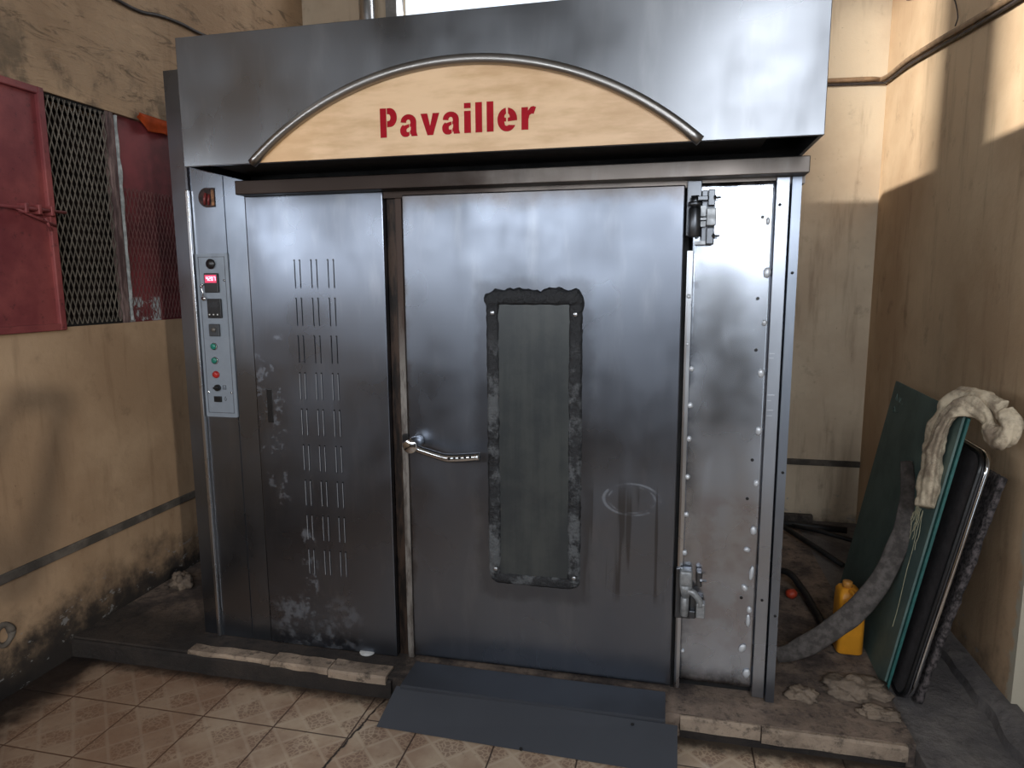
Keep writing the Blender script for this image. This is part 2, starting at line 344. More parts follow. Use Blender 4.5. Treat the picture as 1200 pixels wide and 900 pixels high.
def tube(bm, pts, rad, n=10, flat=None, up=(0, 0, 1), cap=True, jit=0.0, js=20):
    pts = [Vector(p) for p in pts]; rings = []
    if not hasattr(rad, '__len__'): rad = [rad] * len(pts)
    elif len(rad) != len(pts): rad = [rad[min(int(i * (len(rad) - 1) / (len(pts) - 1)), len(rad) - 2)] * (1 - (i * (len(rad) - 1) / (len(pts) - 1)) % 1) + rad[min(int(i * (len(rad) - 1) / (len(pts) - 1)) + 1, len(rad) - 1)] * ((i * (len(rad) - 1) / (len(pts) - 1)) % 1) for i in range(len(pts))]
    u = None
    for i, p in enumerate(pts):
        t = (pts[min(i + 1, len(pts) - 1)] - pts[max(i - 1, 0)]).normalized()
        if flat: a = Vector(up) - t * Vector(up).dot(t); a.normalize()
        elif u is None:
            a = t.orthogonal().normalized()
        else: a = (u - t * u.dot(t)).normalized()
        u = a; b = t.cross(a); ring = []
        for k in range(n):
            c, s_ = math.cos(2 * math.pi * k / n), math.sin(2 * math.pi * k / n)
            if flat: q = p + a * c * rad[i] * flat + b * s_ * rad[i]
            else: q = p + (a * c + b * s_) * rad[i]
            if jit: q = q + (q - p).normalized() * jit * mnoise.noise(q * js)
            ring.append(bm.verts.new(q))
        rings.append(ring)
    for a, b in zip(rings, rings[1:]):
        for k in range(n): bm.faces.new((a[k], a[(k + 1) % n], b[(k + 1) % n], b[k]))
    if cap: bm.faces.new(rings[0][::-1]); bm.faces.new(rings[-1])
    return bm
def prism(bm, outline, p, u, v, w_):   # outline in (u,v) extruded along w
    p = Vector(p); u = Vector(u); v = Vector(v); w_ = Vector(w_)
    a = [bm.verts.new(p + u * s + v * t) for s, t in outline]; b = [bm.verts.new(p + u * s + v * t + w_) for s, t in outline]
    bm.faces.new(a); bm.faces.new(b[::-1]); n = len(a)
    for i in range(n): bm.faces.new((a[i], b[i], b[(i + 1) % n], a[(i + 1) % n]))
    return bm
def rrect(w_, h, r, n=6, x0=0, y0=0):
    out = []
    for cx_, cy_, a0 in ((w_ - r, h - r, 0), (r, h - r, 90), (r, r, 180), (w_ - r, r, 270)):
        for k in range(n + 1):
            a = math.radians(a0 + 90 * k / n); out.append((x0 + cx_ + r * math.cos(a), y0 + cy_ + r * math.sin(a)))
    return out
def shell_holes(bm, ax, pos, thick, u0, u1, v0, v1, holes):
    # wall slab perpendicular to axis ax; u = other horizontal axis, v = z; holes are (u0,u1,v0,v1)
    us = sorted({u0, u1} | {h[0] for h in holes} | {h[1] for h in holes}); vs = sorted({v0, v1} | {h[2] for h in holes} | {h[3] for h in holes})
    for a, b in zip(us, us[1:]):
        for c, d in zip(vs, vs[1:]):
            if any(h[0] <= (a + b) / 2 <= h[1] and h[2] <= (c + d) / 2 <= h[3] for h in holes): continue
            if ax == 0: box(bm, pos, pos + thick, a, b, c, d)
            else: box(bm, a, b, pos, pos + thick, c, d)
    return bm

# ------------------------------------------------------------------ the room
ZC = 4.3
XL_, XR_, YB, YF = -2.55, 1.32, 2.2, -4.3
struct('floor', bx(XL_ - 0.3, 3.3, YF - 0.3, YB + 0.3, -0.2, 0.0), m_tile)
struct('ceiling', bx(XL_ - 0.3, 3.3, YF - 0.3, YB + 0.3, ZC, ZC + 0.15), m_ceil)
struct('wall_left', shell_holes(bmesh.new(), 0, XL_ - 0.28, 0.28, YF - 0.3, YB + 0.3, 0, ZC, [(-0.05, 1.05, 1.49, 2.49), (-2.35, -1.15, 1.70, 2.28), (-3.75, -2.65, 1.70, 2.40), (-1.95, -1.14, 3.45, 4.10), (-0.965, -0.38, 3.45, 4.10)]), m_wl)
struct('wall_back', shell_holes(bmesh.new(), 1, YB, 0.28, XL_, 3.3, 0, ZC, [(-1.87, -0.2, 3.30, 4.1)]), m_wb)
struct('wall_right', bx(XR_, 3.3, 0.10, YB, 0, ZC), m_wr)
struct('wall_side', bx(3.3, 3.5, YF - 0.3, YB, 0, ZC), m_wf)
struct('wall_front', shell_holes(bmesh.new(), 1, YF - 0.15, 0.15, XL_, 3.3, 0, ZC, [(-2.38, -0.12, 1.80, 2.50), (0.40, 1.30, 2.06, 3.78), (1.48, 2.62, 0.0, 2.6)]), m_wf)
# concrete ledge the oven stands on
struct('trim_1', bx(XL_, 0.93, -0.150, YB, 0, 0.088), m_plinth)
struct('trim_2', bx(0.93, XR_, -1.2, YB, 0, 0.075), m_conc)
# grimy face and worn bull-nose tiles along the front of the ledge
def ragged_strip(x0, x1, yf, z0, z1, depth, n, jit, seed):
    bm = bmesh.new(); top = []
    rows = []
    for i in range(n + 1):
        x = x0 + (x1 - x0) * i / n; j = mnoise.noise(Vector((x * 9, seed, 0))) * jit
        rows.append([bm.verts.new((x, yf + depth, z0)), bm.verts.new((x, yf + j * 0.5, z0)), bm.verts.new((x, yf + j * 0.4, z1 - 0.008 + j * 0.2)), bm.verts.new((x, yf + 0.008, z1)), bm.verts.new((x, yf + depth + j, z1))])
    for a, b in zip(rows, rows[1:]):
        for k in range(5): bm.faces.new((a[k], b[k], b[(k + 1) % 5], a[(k + 1) % 5]))
    bm.faces.new(rows[0]); bm.faces.new(rows[-1][::-1]); return bm
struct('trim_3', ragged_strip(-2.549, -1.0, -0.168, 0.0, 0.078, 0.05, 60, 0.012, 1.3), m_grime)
struct('trim_4', ragged_strip(-1.95, -1.55, -0.160, 0.076, 0.094, 0.06, 24, 0.012, 4.3), m_lip)
struct('trim_5', ragged_strip(-1.545, -1.28, -0.166, 0.070, 0.096, 0.075, 20, 0.012, 5.1), m_lip)
struct('trim_6', ragged_strip(-1.275, -1.02, -0.172, 0.062, 0.096, 0.085, 20, 0.014, 8.2), m_lip)
struct('trim_7', ragged_strip(0.14, 0.42, -0.166, 0.035, 0.088, 0.016, 24, 0.008, 2.2), m_lip)
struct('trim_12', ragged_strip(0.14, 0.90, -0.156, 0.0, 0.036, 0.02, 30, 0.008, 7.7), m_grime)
struct('trim_8', ragged_strip(0.424, 0.90, -0.172, 0.030, 0.086, 0.022, 24, 0.010, 6.2), m_lip)
# grey bands on the walls, kerb of the right wall
struct('trim_9', bx(XL_ - 0.01, XL_ + 0.012, -2.0, YB, 0.475, 0.515, bev=0.004), m_band)
struct('trim_10', bx(0.4, XR_, YB - 0.012, YB + 0.01, 0.46, 0.50, bev=0.004), m_band)
bm = bmesh.new(); rows = []
for i in range(41):
    y = -0.25 + 1.55 * i / 40; j = mnoise.noise(Vector((0, y * 6, 3))) * 0.025
    rows.append([bm.verts.new(p) for p in ((XR_ + 0.02, y, 0.05), (1.23 + j, y, 0.05), (1.245 + j, y, 0.11 + j * 0.5), (1.29, y, 0.13 + j * 0.4), (XR_ + 0.02, y, 0.135))])
for a, b in zip(rows, rows[1:]):
    for k in range(5): bm.faces.new((a[k], b[k], b[(k + 1) % 5], a[(k + 1) % 5]))
bm.faces.new(rows[0]); bm.faces.new(rows[-1][::-1])
struct('trim_11', bm, m_conc)
# back window above the oven
m_winframe = plain('grey_window_frame', (150, 148, 146), 0.4, 0.3)
wf = orient('window_1', box(box(box(box(bmesh.new(), -1.90, -1.82, 2.17, 2.30, 3.26, 4.12), -0.24, -0.18, 2.17, 2.30, 3.26, 4.12), -1.82, -0.24, 2.17, 2.30, 4.06, 4.12), -1.82, -0.24, 2.17, 2.30, 3.26, 3.32), m_winframe); wf['kind'] = 'structure'
tag(orient('drain_pipe', cyl(bmesh.new(), (-2.02, 2.13, 2.7), (-2.02, 2.13, ZC), 0.055, n=20), m_edge, None, True), 'grey vertical pipe on the back wall beside the bright window above the oven', 'pipe')

# ------------------------------------------------------------------ window in the left wall
m_redp = NT('faded_red_paint'); _n = m_redp.noise(3, 5); _m = m_redp.noise(30, 5, 0.75); _l = m_redp.noise(14, 3, 0.6, m_redp.mp((1, 1, 0.06)))
_c = m_redp.mix(m_redp.ramp(_n, 0.35, 0.65), srgb(112, 50, 54), srgb(146, 76, 74)); _c = m_redp.mix(m_redp.math('MULTIPLY', m_redp.ramp(_m, 0.56, 0.68), 0.5), _c, srgb(60, 34, 36))
_c = m_redp.mix(m_redp.math('MULTIPLY', m_redp.ramp(_l, 0.66, 0.7), 0.5), _c, srgb(176, 132, 124)); m_redp.bump(_m, 0.2, 0.004); m_redp = m_redp.out(_c, 0.55, 0.1)
m_dred = NT('dark_red_paint'); _n = m_dred.noise(3, 5); _m = m_dred.noise(9, 5, 0.7); _x, _y, _z = m_dred.xyz()
_c = m_dred.mix(m_dred.ramp(_n, 0.35, 0.65), srgb(78, 36, 40), srgb(124, 56, 60))
_f = m_dred.math('MULTIPLY', m_dred.ramp(_m, 0.50, 0.52), m_dred.box(_y, _z, 0.36, 0.58, 1.50, 1.60, 0.02)); _c = m_dred.mix(_f, _c, srgb(160, 168, 172)); m_dred = m_dred.out(_c, 0.6, 0.0)
m_wire = plain('rusty_mesh_wire', (134, 126, 116), 0.6, 0.4, 0.2)
m_oldwood = NT('old_purple_grey_wood'); _n = m_oldwood.noise(10, 5, 0.7, m_oldwood.mp((3, 3, 0.5))); m_oldwood = m_oldwood.out(m_oldwood.mix(m_oldwood.ramp(_n, 0.4, 0.65), srgb(70, 52, 52), srgb(128, 108, 104)), 0.8, 0)
m_chip = plain('chipped_white_plaster', (184, 188, 188), 0.8, 0, 0.2, 30, 0.5)
XW = XL_
sh = empty('window_shutter', (XW, -0.28, 1.47), 'faded red metal shutter folded open against the left wall, with a bolt latch', 'shutter')
bm = bmesh.new(); box(bm, XW + 0.005, XW + 0.018, -0.52, -0.06, 1.495, 2.475); orient('shutter_panel', bm, m_redp, sh)
bm = bmesh.new()
box(bm, XW + 0.002, XW + 0.036, -0.085, -0.055, 1.48, 2.49, bev=0.004); box(bm, XW + 0.002, XW + 0.036, -0.56, -0.53, 1.48, 2.49, bev=0.004)
box(bm, XW + 0.002, XW + 0.034, -0.535, -0.08, 1.48, 1.51, bev=0.004); box(bm, XW + 0.002, XW + 0.034, -0.535, -0.08, 2.46, 2.49, bev=0.004)
orient('shutter_frame', bm, m_redp, sh)
bm = bmesh.new()
tube(bm, [(XW + 0.05, -0.40, 1.985), (XW + 0.05, -0.02, 1.985)], 0.007, 10)
for yy in (-0.21, -0.15, -0.09): box(bm, XW + 0.015, XW + 0.06, yy - 0.008, yy + 0.008, 1.965, 2.005, bev=0.003)
tube(bm, [(XW + 0.045, -0.26, 1.985), (XW + 0.045, -0.17, 1.955), (XW + 0.045, -0.07, 1.925)], 0.006, 8)
tube(bm, [(XW + 0.045, -0.12, 1.955), (XW + 0.045, -0.095, 1.905)], 0.006, 8)
orient('bolt_latch', bm, m_redp, sh, True)
def diamond_mesh(bm, x, y0, y1, z0, z1, cy=0.030, slope=3.0, r=0.0016):
    H = z1 - z0; W = y1 - y0; dy = H / slope
    for sgn in (1, -1):
        k = -int(dy / cy) - 2
        while k * cy < W + dy:
            a = y0 + k * cy
            # line y = a + sgn*(z-z0)/slope  (for -1 start shifted)
            pts = []
            for i in range(2): pass
            s0 = a if sgn > 0 else a + 0
            za, zb = z0, z1
            f = lambda z_: s0 + sgn * (z_ - z0) / slope
            g = lambda y_: z0 + (y_ - s0) * slope * sgn
            zc = sorted((g(y0), g(y1))); za = max(za, zc[0]); zb = min(zb, zc[1])
            if zb - za > 0.01:
                xo = x + (0.0015 if sgn > 0 else -0.0015)
                tube(bm, [(xo, f(za), za), (xo, f(zb), zb)], r, 4)
            k += 1
    return bm
wn = empty('window_2', (XW - 0.1, 0.4, 1.49), 'barred window opening', 'window'); del wn['label']; del wn['category']; wn['kind'] = 'structure'
bm = bmesh.new(); y0, y1 = -0.045, 0.33
box(bm, XW - 0.06, XW - 0.012, y0, y0 + 0.018, 1.49, 2.49); box(bm, XW - 0.06, XW - 0.012, y0, y1, 1.49, 1.508); box(bm, XW - 0.06, XW - 0.012, y0, y1, 2.472, 2.49)
orient('window_frame', bm, m_dark, wn)
bm = bmesh.new(); box(bm, XW - 0.035, XW - 0.002, 0.312, 0.352, 1.485, 2.49, bev=0.004); orient('window_mullion', bm, m_oldwood, wn)
bm = bmesh.new(); rows = []
for i in range(31):
    z = 1.50 + 0.98 * i / 30; j = abs(mnoise.noise(Vector((0, 3, z * 7)))) * 0.018
    rows.append([bm.verts.new(p) for p in ((XW - 0.01, 0.362, z), (XW + 0.004, 0.360, z), (XW + 0.004, 0.366 + j, z), (XW - 0.01, 0.368 + j, z))])
for a, b in zip(rows, rows[1:]):
    for k in range(4): bm.faces.new((a[k], b[k], b[(k + 1) % 4], a[(k + 1) % 4]))
bm.faces.new(rows[0]); bm.faces.new(rows[-1][::-1])
orient('plaster_edge', bm, m_chip, wn)
orient('wire_mesh', diamond_mesh(bmesh.new(), XW - 0.010, -0.04, 0.31, 1.50, 2.48, cy=0.028, r=0.0026), m_wire, wn)
orient('window_backing', bx(XW - 0.26, XW - 0.20, -0.05, 1.05, 1.49, 2.49), plain('murky_brown_pane', (48, 40, 38), 0.4, 0, 0.35, 5), wn)
orient('red_shutter_inside', bx(XW - 0.06, XW - 0.025, 0.358, 1.05, 1.485, 2.49, bev=0.003), m_dred, wn)
orient('wire_mesh', diamond_mesh(bmesh.new(), XW - 0.020, 0.37, 0.86, 1.50, 2.15, cy=0.026, r=0.0018), plain('dark_red_wire', (120, 84, 82), 0.6, 0.2), wn)
# orange cloth on the window head
def cloth(name, pts_grid, mat, th=0.004):
    bm = bmesh.new(); V = [[bm.verts.new(p) for p in r] for r in pts_grid]
    for a, b in zip(V, V[1:]):
        for k in range(len(a) - 1): bm.faces.new((a[k], a[k + 1], b[k + 1], b[k]))
    bmesh.ops.solidify(bm, geom=bm.faces[:], thickness=th)
    return bm
g = []
for i in range(9):
    r = []
    for j in range(13):
        s, t = j / 12, i / 8
        y = 0.50 + 0.30 * s; z = 2.525 - (0.075 * math.sin(math.pi * min(1, s * 1.6 + 0.08)) ** 0.8 if s < 0.26 else 0.075 * (1 - 0.25 * s)) * t
        r.append((XW + 0.012 + 0.012 * math.sin(s * 14) * t + 0.008 * math.sin(t * 5), y, z - 0.01 * s * t))
    g.append(r)
tag(orient('orange_cloth', cloth('c', g, None), plain('orange_fabric', (222, 96, 40), 0.8, 0, 0.08), None, True), 'small orange cloth tucked over the dark red shutter of the left window', 'cloth')

# ------------------------------------------------------------------ the oven
oven = empty('rack_oven', (-0.75, 0.75, 0.088), 'large stainless steel bakery rack oven with arched tan sign and windowed door', 'oven')
ZB = 0.088
# carcass behind everything
bm = bmesh.new(); box(bm, -1.975, 0.482, 0.055, 1.55, ZB, 2.50); orient('oven_body', bm, m_dark, oven)
# control column
bm = bmesh.new()
prism(bm, [(-1.982, 0.006), (-1.982, 1.2), (-1.64, 1.2), (-1.64, 0.0), (-1.728, 0.0), (-1.730, 0.004), (-1.734, 0.004), (-1.736, 0.0), (-1.886, 0.0), (-1.892, -0.010), (-1.902, -0.010), (-1.908, 0.002)], (0, 0, ZB + 0.002), (1, 0, 0), (0, 1, 0), (0, 0, 2.535 - ZB))
col_o = orient('control_column', bm, m_steel, oven)
orient('column_edge_trim', bx(-1.905, -1.889, -0.016, -0.004, ZB + 0.002, 2.06, bev=0.003), m_edge, col_o)
# broken switch hole
bm = bmesh.new(); out = []
for k in range(15):
    a = math.radians(75 + 200 * k / 14); out.append((-1.812 + 0.040 * math.cos(a), 2.028 + 0.040 * math.sin(a)))
out += [(-1.775, 1.990), (-1.775, 2.066)]
prism(bm, out, (0, -0.003, 0), (1, 0, 0), (0, 0, 1), (0, 0.006, 0)); swh = orient('burnt_switch_hole', bm, plain('scorched_hole', (60, 30, 26), 0.7, 0, 0.4, 60), col_o)
bm = bmesh.new(); tube(bm, [(-1.822, -0.004, 2.000), (-1.818, -0.010, 2.02), (-1.815, -0.004, 2.045)], 0.006, 8); tube(bm, [(-1.805, -0.004, 1.998), (-1.80, -0.009, 2.02), (-1.80, -0.004, 2.04)], 0.005, 8)
orient('loose_wires', bm, plain('red_wire', (110, 40, 40), 0.5), col_o, True)
orient('tan_insulation', bx(-1.790, -1.777, -0.005, 0.0, 1.995, 2.058), plain('tan_tape', (150, 104, 70), 0.7, 0, 0.3, 60), col_o)
# control panel
cp = orient('control_panel', prism(bmesh.new(), rrect(0.152, 0.694, 0.006, 4, -1.884, 1.107), (0, -0.006, 0), (1, 0, 0), (0, 0, 1), (0, 0.008, 0)), m_grey, oven)
bm = bmesh.new(); lx0, lx1, lz0, lz1 = -1.872, -1.746, 1.125, 1.788
for a in ((lx0, lx1, lz0, lz0 + 0.0025), (lx0, lx1, lz1 - 0.0025, lz1), (lx0, lx0 + 0.0022, lz0, lz1), (lx1 - 0.0022, lx1, lz0, lz1)): box(bm, a[0], a[1], -0.0072, -0.0055, a[2], a[3])
orient('panel_outline', bm, plain('dark_outline', (84, 88, 96), 0.5), cp)
orient('buzzer', cyl(bmesh.new(), (-1.810, -0.006, 1.758), (-1.810, -0.018, 1.758), 0.021, bev=0.004), m_black, cp, True)
em = NT('led_red'); em.b.inputs['Emission Color'].default_value = (1.0, 0.08, 0.20, 1); em.b.inputs['Emission Strength'].default_value = 0.7; em = em.out(srgb(120, 10, 30), 0.4)
em2 = NT('led_digit'); em2.b.inputs['Emission Color'].default_value = (1.0, 0.45, 0.60, 1); em2.b.inputs['Emission Strength'].default_value = 2.6; em2 = em2.out(srgb(240, 120, 150), 0.4)
orient('temperature_display', bx(-1.844, -1.778, -0.016, -0.005, 1.640, 1.720, bev=0.003), m_black, cp)
orient('lit_screen', bx(-1.838, -1.784, -0.0175, -0.0155, 1.680, 1.713), em, cp)
SEG = {'1': 'bc', '2': 'abged', '4': 'fgbc', '0': 'abcdef', '7': 'abc'}
def digits(bm, txt, x, z, w_, h, gap, y0, y1, th=0.0022):
    for ch in txt:
        for s in SEG[ch]:
            q = {'a': (0, w_, h - th, h), 'g': (0, w_, h / 2 - th / 2, h / 2 + th / 2), 'd': (0, w_, 0, th), 'b': (w_ - th, w_, h / 2, h), 'c': (w_ - th, w_, 0, h / 2), 'f': (0, th, h / 2, h), 'e': (0, th, 0, h / 2)}[s]
            box(bm, x + q[0], x + q[1], y0, y1, z + q[2], z + q[3])
        x += w_ + gap
digits(bmesh_ := bmesh.new(), '4207', -1.831, 1.689, 0.0085, 0.017, 0.0035, -0.0188, -0.0172)
orient('red_digits', bmesh_, em2, cp)
orient('timer_controller', bx(-1.838, -1.772, -0.015, -0.005, 1.533, 1.614, bev=0.003), m_black, cp)
bm = bmesh.new(); box(bm, -1.830, -1.782, -0.0165, -0.0145, 1.578, 1.600); orient('dark_screen', bm, plain('dark_lcd', (44, 46, 50), 0.25), cp)
bm = bmesh.new()
for k in range(3): cyl(bm, (-1.827 + k * 0.019, -0.014, 1.548), (-1.827 + k * 0.019, -0.018, 1.548), 0.003, n=10)
orient('controller_keys', bm, m_white, cp)
orient('steam_timer', bx(-1.838, -1.788, -0.015, -0.005, 1.456, 1.508, bev=0.003), plain('grey_dial_plate', (60, 62, 66), 0.4), cp)
orient('timer_knob', cyl(bmesh.new(), (-1.813, -0.012, 1.484), (-1.813, -0.022, 1.484), 0.011, 0.009), plain('grey_knob', (92, 88, 84), 0.4), cp, True)
for zz, mm, nm in ((1.413, m_green_b, 'green_button'), (1.353, m_green_b, 'green_button'), (1.292, m_red_b, 'red_button')):
    bm = bmesh.new(); cyl(bm, (-1.822, -0.005, zz), (-1.822, -0.012, zz), 0.015); orient('button_collar', bm, m_chrome if nm == 'green_button' else m_red_b, cp, True)
    orient(nm, cyl(bmesh.new(), (-1.822, -0.010, zz), (-1.822, -0.019, zz), 0.0125, bev=0.002), mm, cp, True)
bm = bmesh.new(); cyl(bm, (-1.818, -0.005, 1.235), (-1.818, -0.016, 1.235), 0.014); box(bm, -1.830, -1.806, -0.026, -0.014, 1.231, 1.240, bev=0.002); orient('selector_switch', bm, m_black, cp)
bm = bmesh.new(); box(bm, -1.795, -1.779, -0.0072, -0.0055, 1.228, 1.230); box(bm, -1.795, -1.779, -0.0072, -0.0055, 1.244, 1.246); box(bm, -1.795, -1.793, -0.0072, -0.0055, 1.228, 1.246); box(bm, -1.781, -1.779, -0.0072, -0.0055, 1.228, 1.246); box(bm, -1.788, -1.786, -0.0072, -0.0055, 1.230, 1.240)
tube(bm, [(-1.786, -0.0065, 1.178), (-1.791, -0.0065, 1.186), (-1.786, -0.0065, 1.198), (-1.781, -0.0065, 1.186), (-1.786, -0.0065, 1.178)], 0.001, 5)
orient('panel_symbols', bm, plain('symbol_ink', (50, 54, 60), 0.5), cp)
orient('rocker_switch', bx(-1.838, -1.803, -0.013, -0.005, 1.173, 1.198, bev=0.002), m_black, cp)
for sx, sz in ((-1.867, 1.215), (-1.753, 1.215), (-1.752, 1.690), (-1.866, 1.665)):
    orient('screw', cyl(bmesh.new(), (sx, -0.005, sz), (sx, -0.010, sz), 0.0045, n=12), m_chrome, cp, True)
bm = bmesh.new(); tube(bm, [(-1.852, -0.008, 1.672), (-1.852, -0.020, 1.672)], 0.004, 8); tube(bm, [(-1.852, -0.018, 1.668), (-1.856, -0.018, 1.652), (-1.850, -0.018, 1.640), (-1.853, -0.018, 1.622)], 0.003, 6); cyl(bm, (-1.850, -0.016, 1.615), (-1.850, -0.019, 1.615), 0.009, n=14)
orient('panel_keys', bm, m_edge, cp, True)

# louvred service panel
bm = bmesh.new(); box(bm, -1.636, -1.036, -0.006, 0.05, ZB + 0.002, 2.026, bev=0.004)
lp = orient('louvred_panel', bm, m_louvre, oven)
orient('recessed_pull', bx(-1.588, -1.560, -0.0075, 0.0, 1.092, 1.236, bev=0.003), m_black, lp)
bm = bmesh.new(); bd = bmesh.new()
import itertools
rowz = [1.768 - 0.1532 * k for k in range(9)]
SLOTS_BRIGHT = bmesh.new(); m_slot = plain('slot_edge_glint', (150, 153, 158), 0.45, 0.3, 0.05)  # pale strips paint the glint seen on the lower louvre rows only
xs = [-1.427, -1.4035, -1.353, -1.329, -1.279, -1.2545]
for z1 in rowz:
    for x in xs:
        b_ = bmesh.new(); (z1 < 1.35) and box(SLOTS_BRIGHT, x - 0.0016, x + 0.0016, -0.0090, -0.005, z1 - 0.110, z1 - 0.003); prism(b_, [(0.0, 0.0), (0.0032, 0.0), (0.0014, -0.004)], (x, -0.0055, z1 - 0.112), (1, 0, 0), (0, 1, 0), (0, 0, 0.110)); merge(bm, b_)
        cyl(bd, (x, -0.0045, z1), (x, -0.0075, z1), 0.0036, n=10)
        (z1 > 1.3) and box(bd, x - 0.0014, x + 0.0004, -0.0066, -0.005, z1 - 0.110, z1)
ll = orient('louvre_slots', bm, m_louvre, lp); orient('slot_gaps', bd, m_black, lp); orient('slot_glints', SLOTS_BRIGHT, m_slot, lp)
orient('levelling_foot', cyl(bmesh.new(), (-1.175, 0.0, 0.0885), (-1.175, 0.0, 0.099), 0.034, bev=0.003), m_white, oven, True)['label'] = 'white round foot'
# door jamb
orient('jamb_recess', bx(-1.034, -0.985, 0.028, 0.06, ZB, 2.02), m_burnt, oven)
orient('jamb_strip', bx(-0.990, -0.963, 0.004, 0.06, ZB, 2.00, bev=0.003), m_jamb, oven)
# header ledge under the hood
hd = orient('header_rail', box(box(bmesh.new(), -1.63, 0.497, -0.075, 0.02, 2.024, 2.078, bev=0.003), -1.63, 0.497, 0.0, 0.06, 2.0, 2.09), steel('sooty_header_steel', (120, 112, 106), 0.42, 0.9, (1, 1, 30), lambda t, c, r, x, y, z: (t.mix(t.ramp(t.math('ADD', x, t.math('MULTIPLY', t.noise(5, 5), 0.6)), 0.15, -0.5), c, srgb(52, 44, 40)), r)), oven)

# door
bm = bmesh.new(); shell_holes(bm, 1, -0.012, 0.05, -0.954, 0.106, 0.112, 2.008, [])
bm.free(); bm = bmesh.new(); box(bm, -0.954, 0.104, -0.014, 0.045, 0.112, 2.008, bev=0.005)
door = orient('oven_door', bm, m_door, oven)
# sealant frame (irregular ring)
def ragged_ring(ox0, ox1, oz0, oz1, w_, y, d, jit):
    bm = bmesh.new(); N = 260; out = rrect(ox1 - ox0, oz1 - oz0, 0.045, 10, ox0, oz0)
    # resample
    P = out + [out[0]]; L = [0]
    for a, b in zip(P, P[1:]): L.append(L[-1] + math.hypot(b[0] - a[0], b[1] - a[1]))
    rings = []; cx_, cz_ = (ox0 + ox1) / 2, (oz0 + oz1) / 2
    for i in range(N):
        s = L[-1] * i / N; k = max(j for j in range(len(L)) if L[j] <= s); k = min(k, len(P) - 2)
        t = (s - L[k]) / max(L[k + 1] - L[k], 1e-6); x = P[k][0] + (P[k + 1][0] - P[k][0]) * t; z = P[k][1] + (P[k + 1][1] - P[k][1]) * t
        top = max(0, min(1, (z - (oz1 - 0.08)) / 0.06))
        # inward direction to the inner rounded rectangle
        ix = min(max(x, ox0 + w_), ox1 - w_); iz = min(max(z, oz0 + w_ * 0.9), oz1 - w_ * (1 + 0.0 * top))
        n1 = mnoise.noise(Vector((x * 40, z * 40, 1))) * 1.2 + mnoise.noise(Vector((x * 110, z * 110, 9))) * 0.6; n2 = mnoise.noise(Vector((x * 30, z * 30, 5)))
        jo = jit * n1 * (0.6 + 1.5 * top); ox_ = 0.010 * top
        dx, dz = (x - cx_), (z - cz_); dl = Vector((x - ix, z - iz)); dl = dl.normalized() if dl.length > 1e-6 else Vector((0, 1))
        xo, zo = x + dl.x * (jo + ox_), z + dl.y * (jo + ox_); xi, zi = ix + dl.x * jit * n2, iz + dl.y * jit * n2
        pr = []
        for f, h in ((0.0, 0.0), (0.06, 0.5), (0.22, 0.9), (0.5, 0.75), (0.8, 0.95), (0.95, 0.4), (1.0, -0.1)):
            X = xo + (xi - xo) * f; Z = zo + (zi - zo) * f
            hh = d * h * (1 + 0.9 * mnoise.noise(Vector((X * 60, Z * 60, 2)))) * (1 + 0.8 * top)
            pr.append(bm.verts.new((X, y - hh, Z)))
        rings.append(pr)
    for i in range(N):
        a = rings[i]; b = rings[(i + 1) % N]
        for k in range(6): bm.faces.new((a[k], a[k + 1], b[k + 1], b[k]))
    return bm
gasket = orient('window_sealant', ragged_ring(-0.622, -0.252, 0.472, 1.640, 0.052, -0.014, 0.012, 0.005), m_sealant, door, True)
gasket['label'] = 'ragged black sealant frame'
orient('door_glass', bx(-0.580, -0.294, -0.018, 0.0, 0.50, 1.60), m_glass, door)
for sx, sz in ((-0.595, 1.56), (-0.278, 1.555), (-0.592, 0.535), (-0.276, 0.525)):
    orient('screw', cyl(bmesh.new(), (sx, -0.018, sz), (sx, -0.030, sz), 0.009, n=14, bev=0.002), m_edge, door, True)
# handle: thick spindle standing off the door, bent flat lever
hx, hz = -0.905, 1.048
bm = bmesh.new(); cyl(bm, (-0.912, 0.0, 1.042), (-0.912, -0.105, 1.042), 0.029, bev=0.003, n=32)
hnd = orient('door_handle', bm, m_chrome, door, True)
bm = bmesh.new()
pts = [(-0.965, -0.085, 1.045), (-0.915, -0.088, 1.038), (-0.80, -0.092, 1.008), (-0.765, -0.093, 1.003), (-0.72, -0.093, 1.010), (-0.612, -0.093, 1.030)]
pts = [(-0.945, -0.080, 1.046), (-0.915, -0.083, 1.038), (-0.862, -0.086, 1.022), (-0.79, -0.089, 1.004), (-0.755, -0.090, 1.000), (-0.70, -0.090, 1.004), (-0.635, -0.090, 1.012)]
tube(bm, spline(pts, 6), [0.015, 0.015, 0.015, 0.016, 0.018, 0.018, 0.017], 16)
orient('lever', bm, m_chrome, door, True)
bm = bmesh.new()
for k in range(5): cyl(bm, (-0.752 + 0.021 * k, -0.104, 1.003 + 0.003 * k), (-0.752 + 0.021 * k, -0.109, 1.003 + 0.003 * k), 0.005, n=10)
orient('lever_holes', bm, m_black, door, True)
orient('strike_plate', bx(-0.978, -0.952, -0.02, 0.01, 1.035, 1.068, bev=0.002), m_black, oven)
# gap and hinge strip
orient('hinge_gap', bx(0.104, 0.122, 0.02, 0.06, ZB, 2.02), m_dark, oven)
bm = bmesh.new(); prism(bm, [(0.117, 0.0), (0.117, -0.008), (0.124, -0.012), (0.136, -0.012), (0.138, -0.004), (0.138, 0.03), (0.117, 0.03)], (0, 0, ZB + 0.02), (1, 0, 0), (0, 1, 0), (0, 0, 1.76 - ZB))
orient('hinge_strip', bm, m_edge, oven)
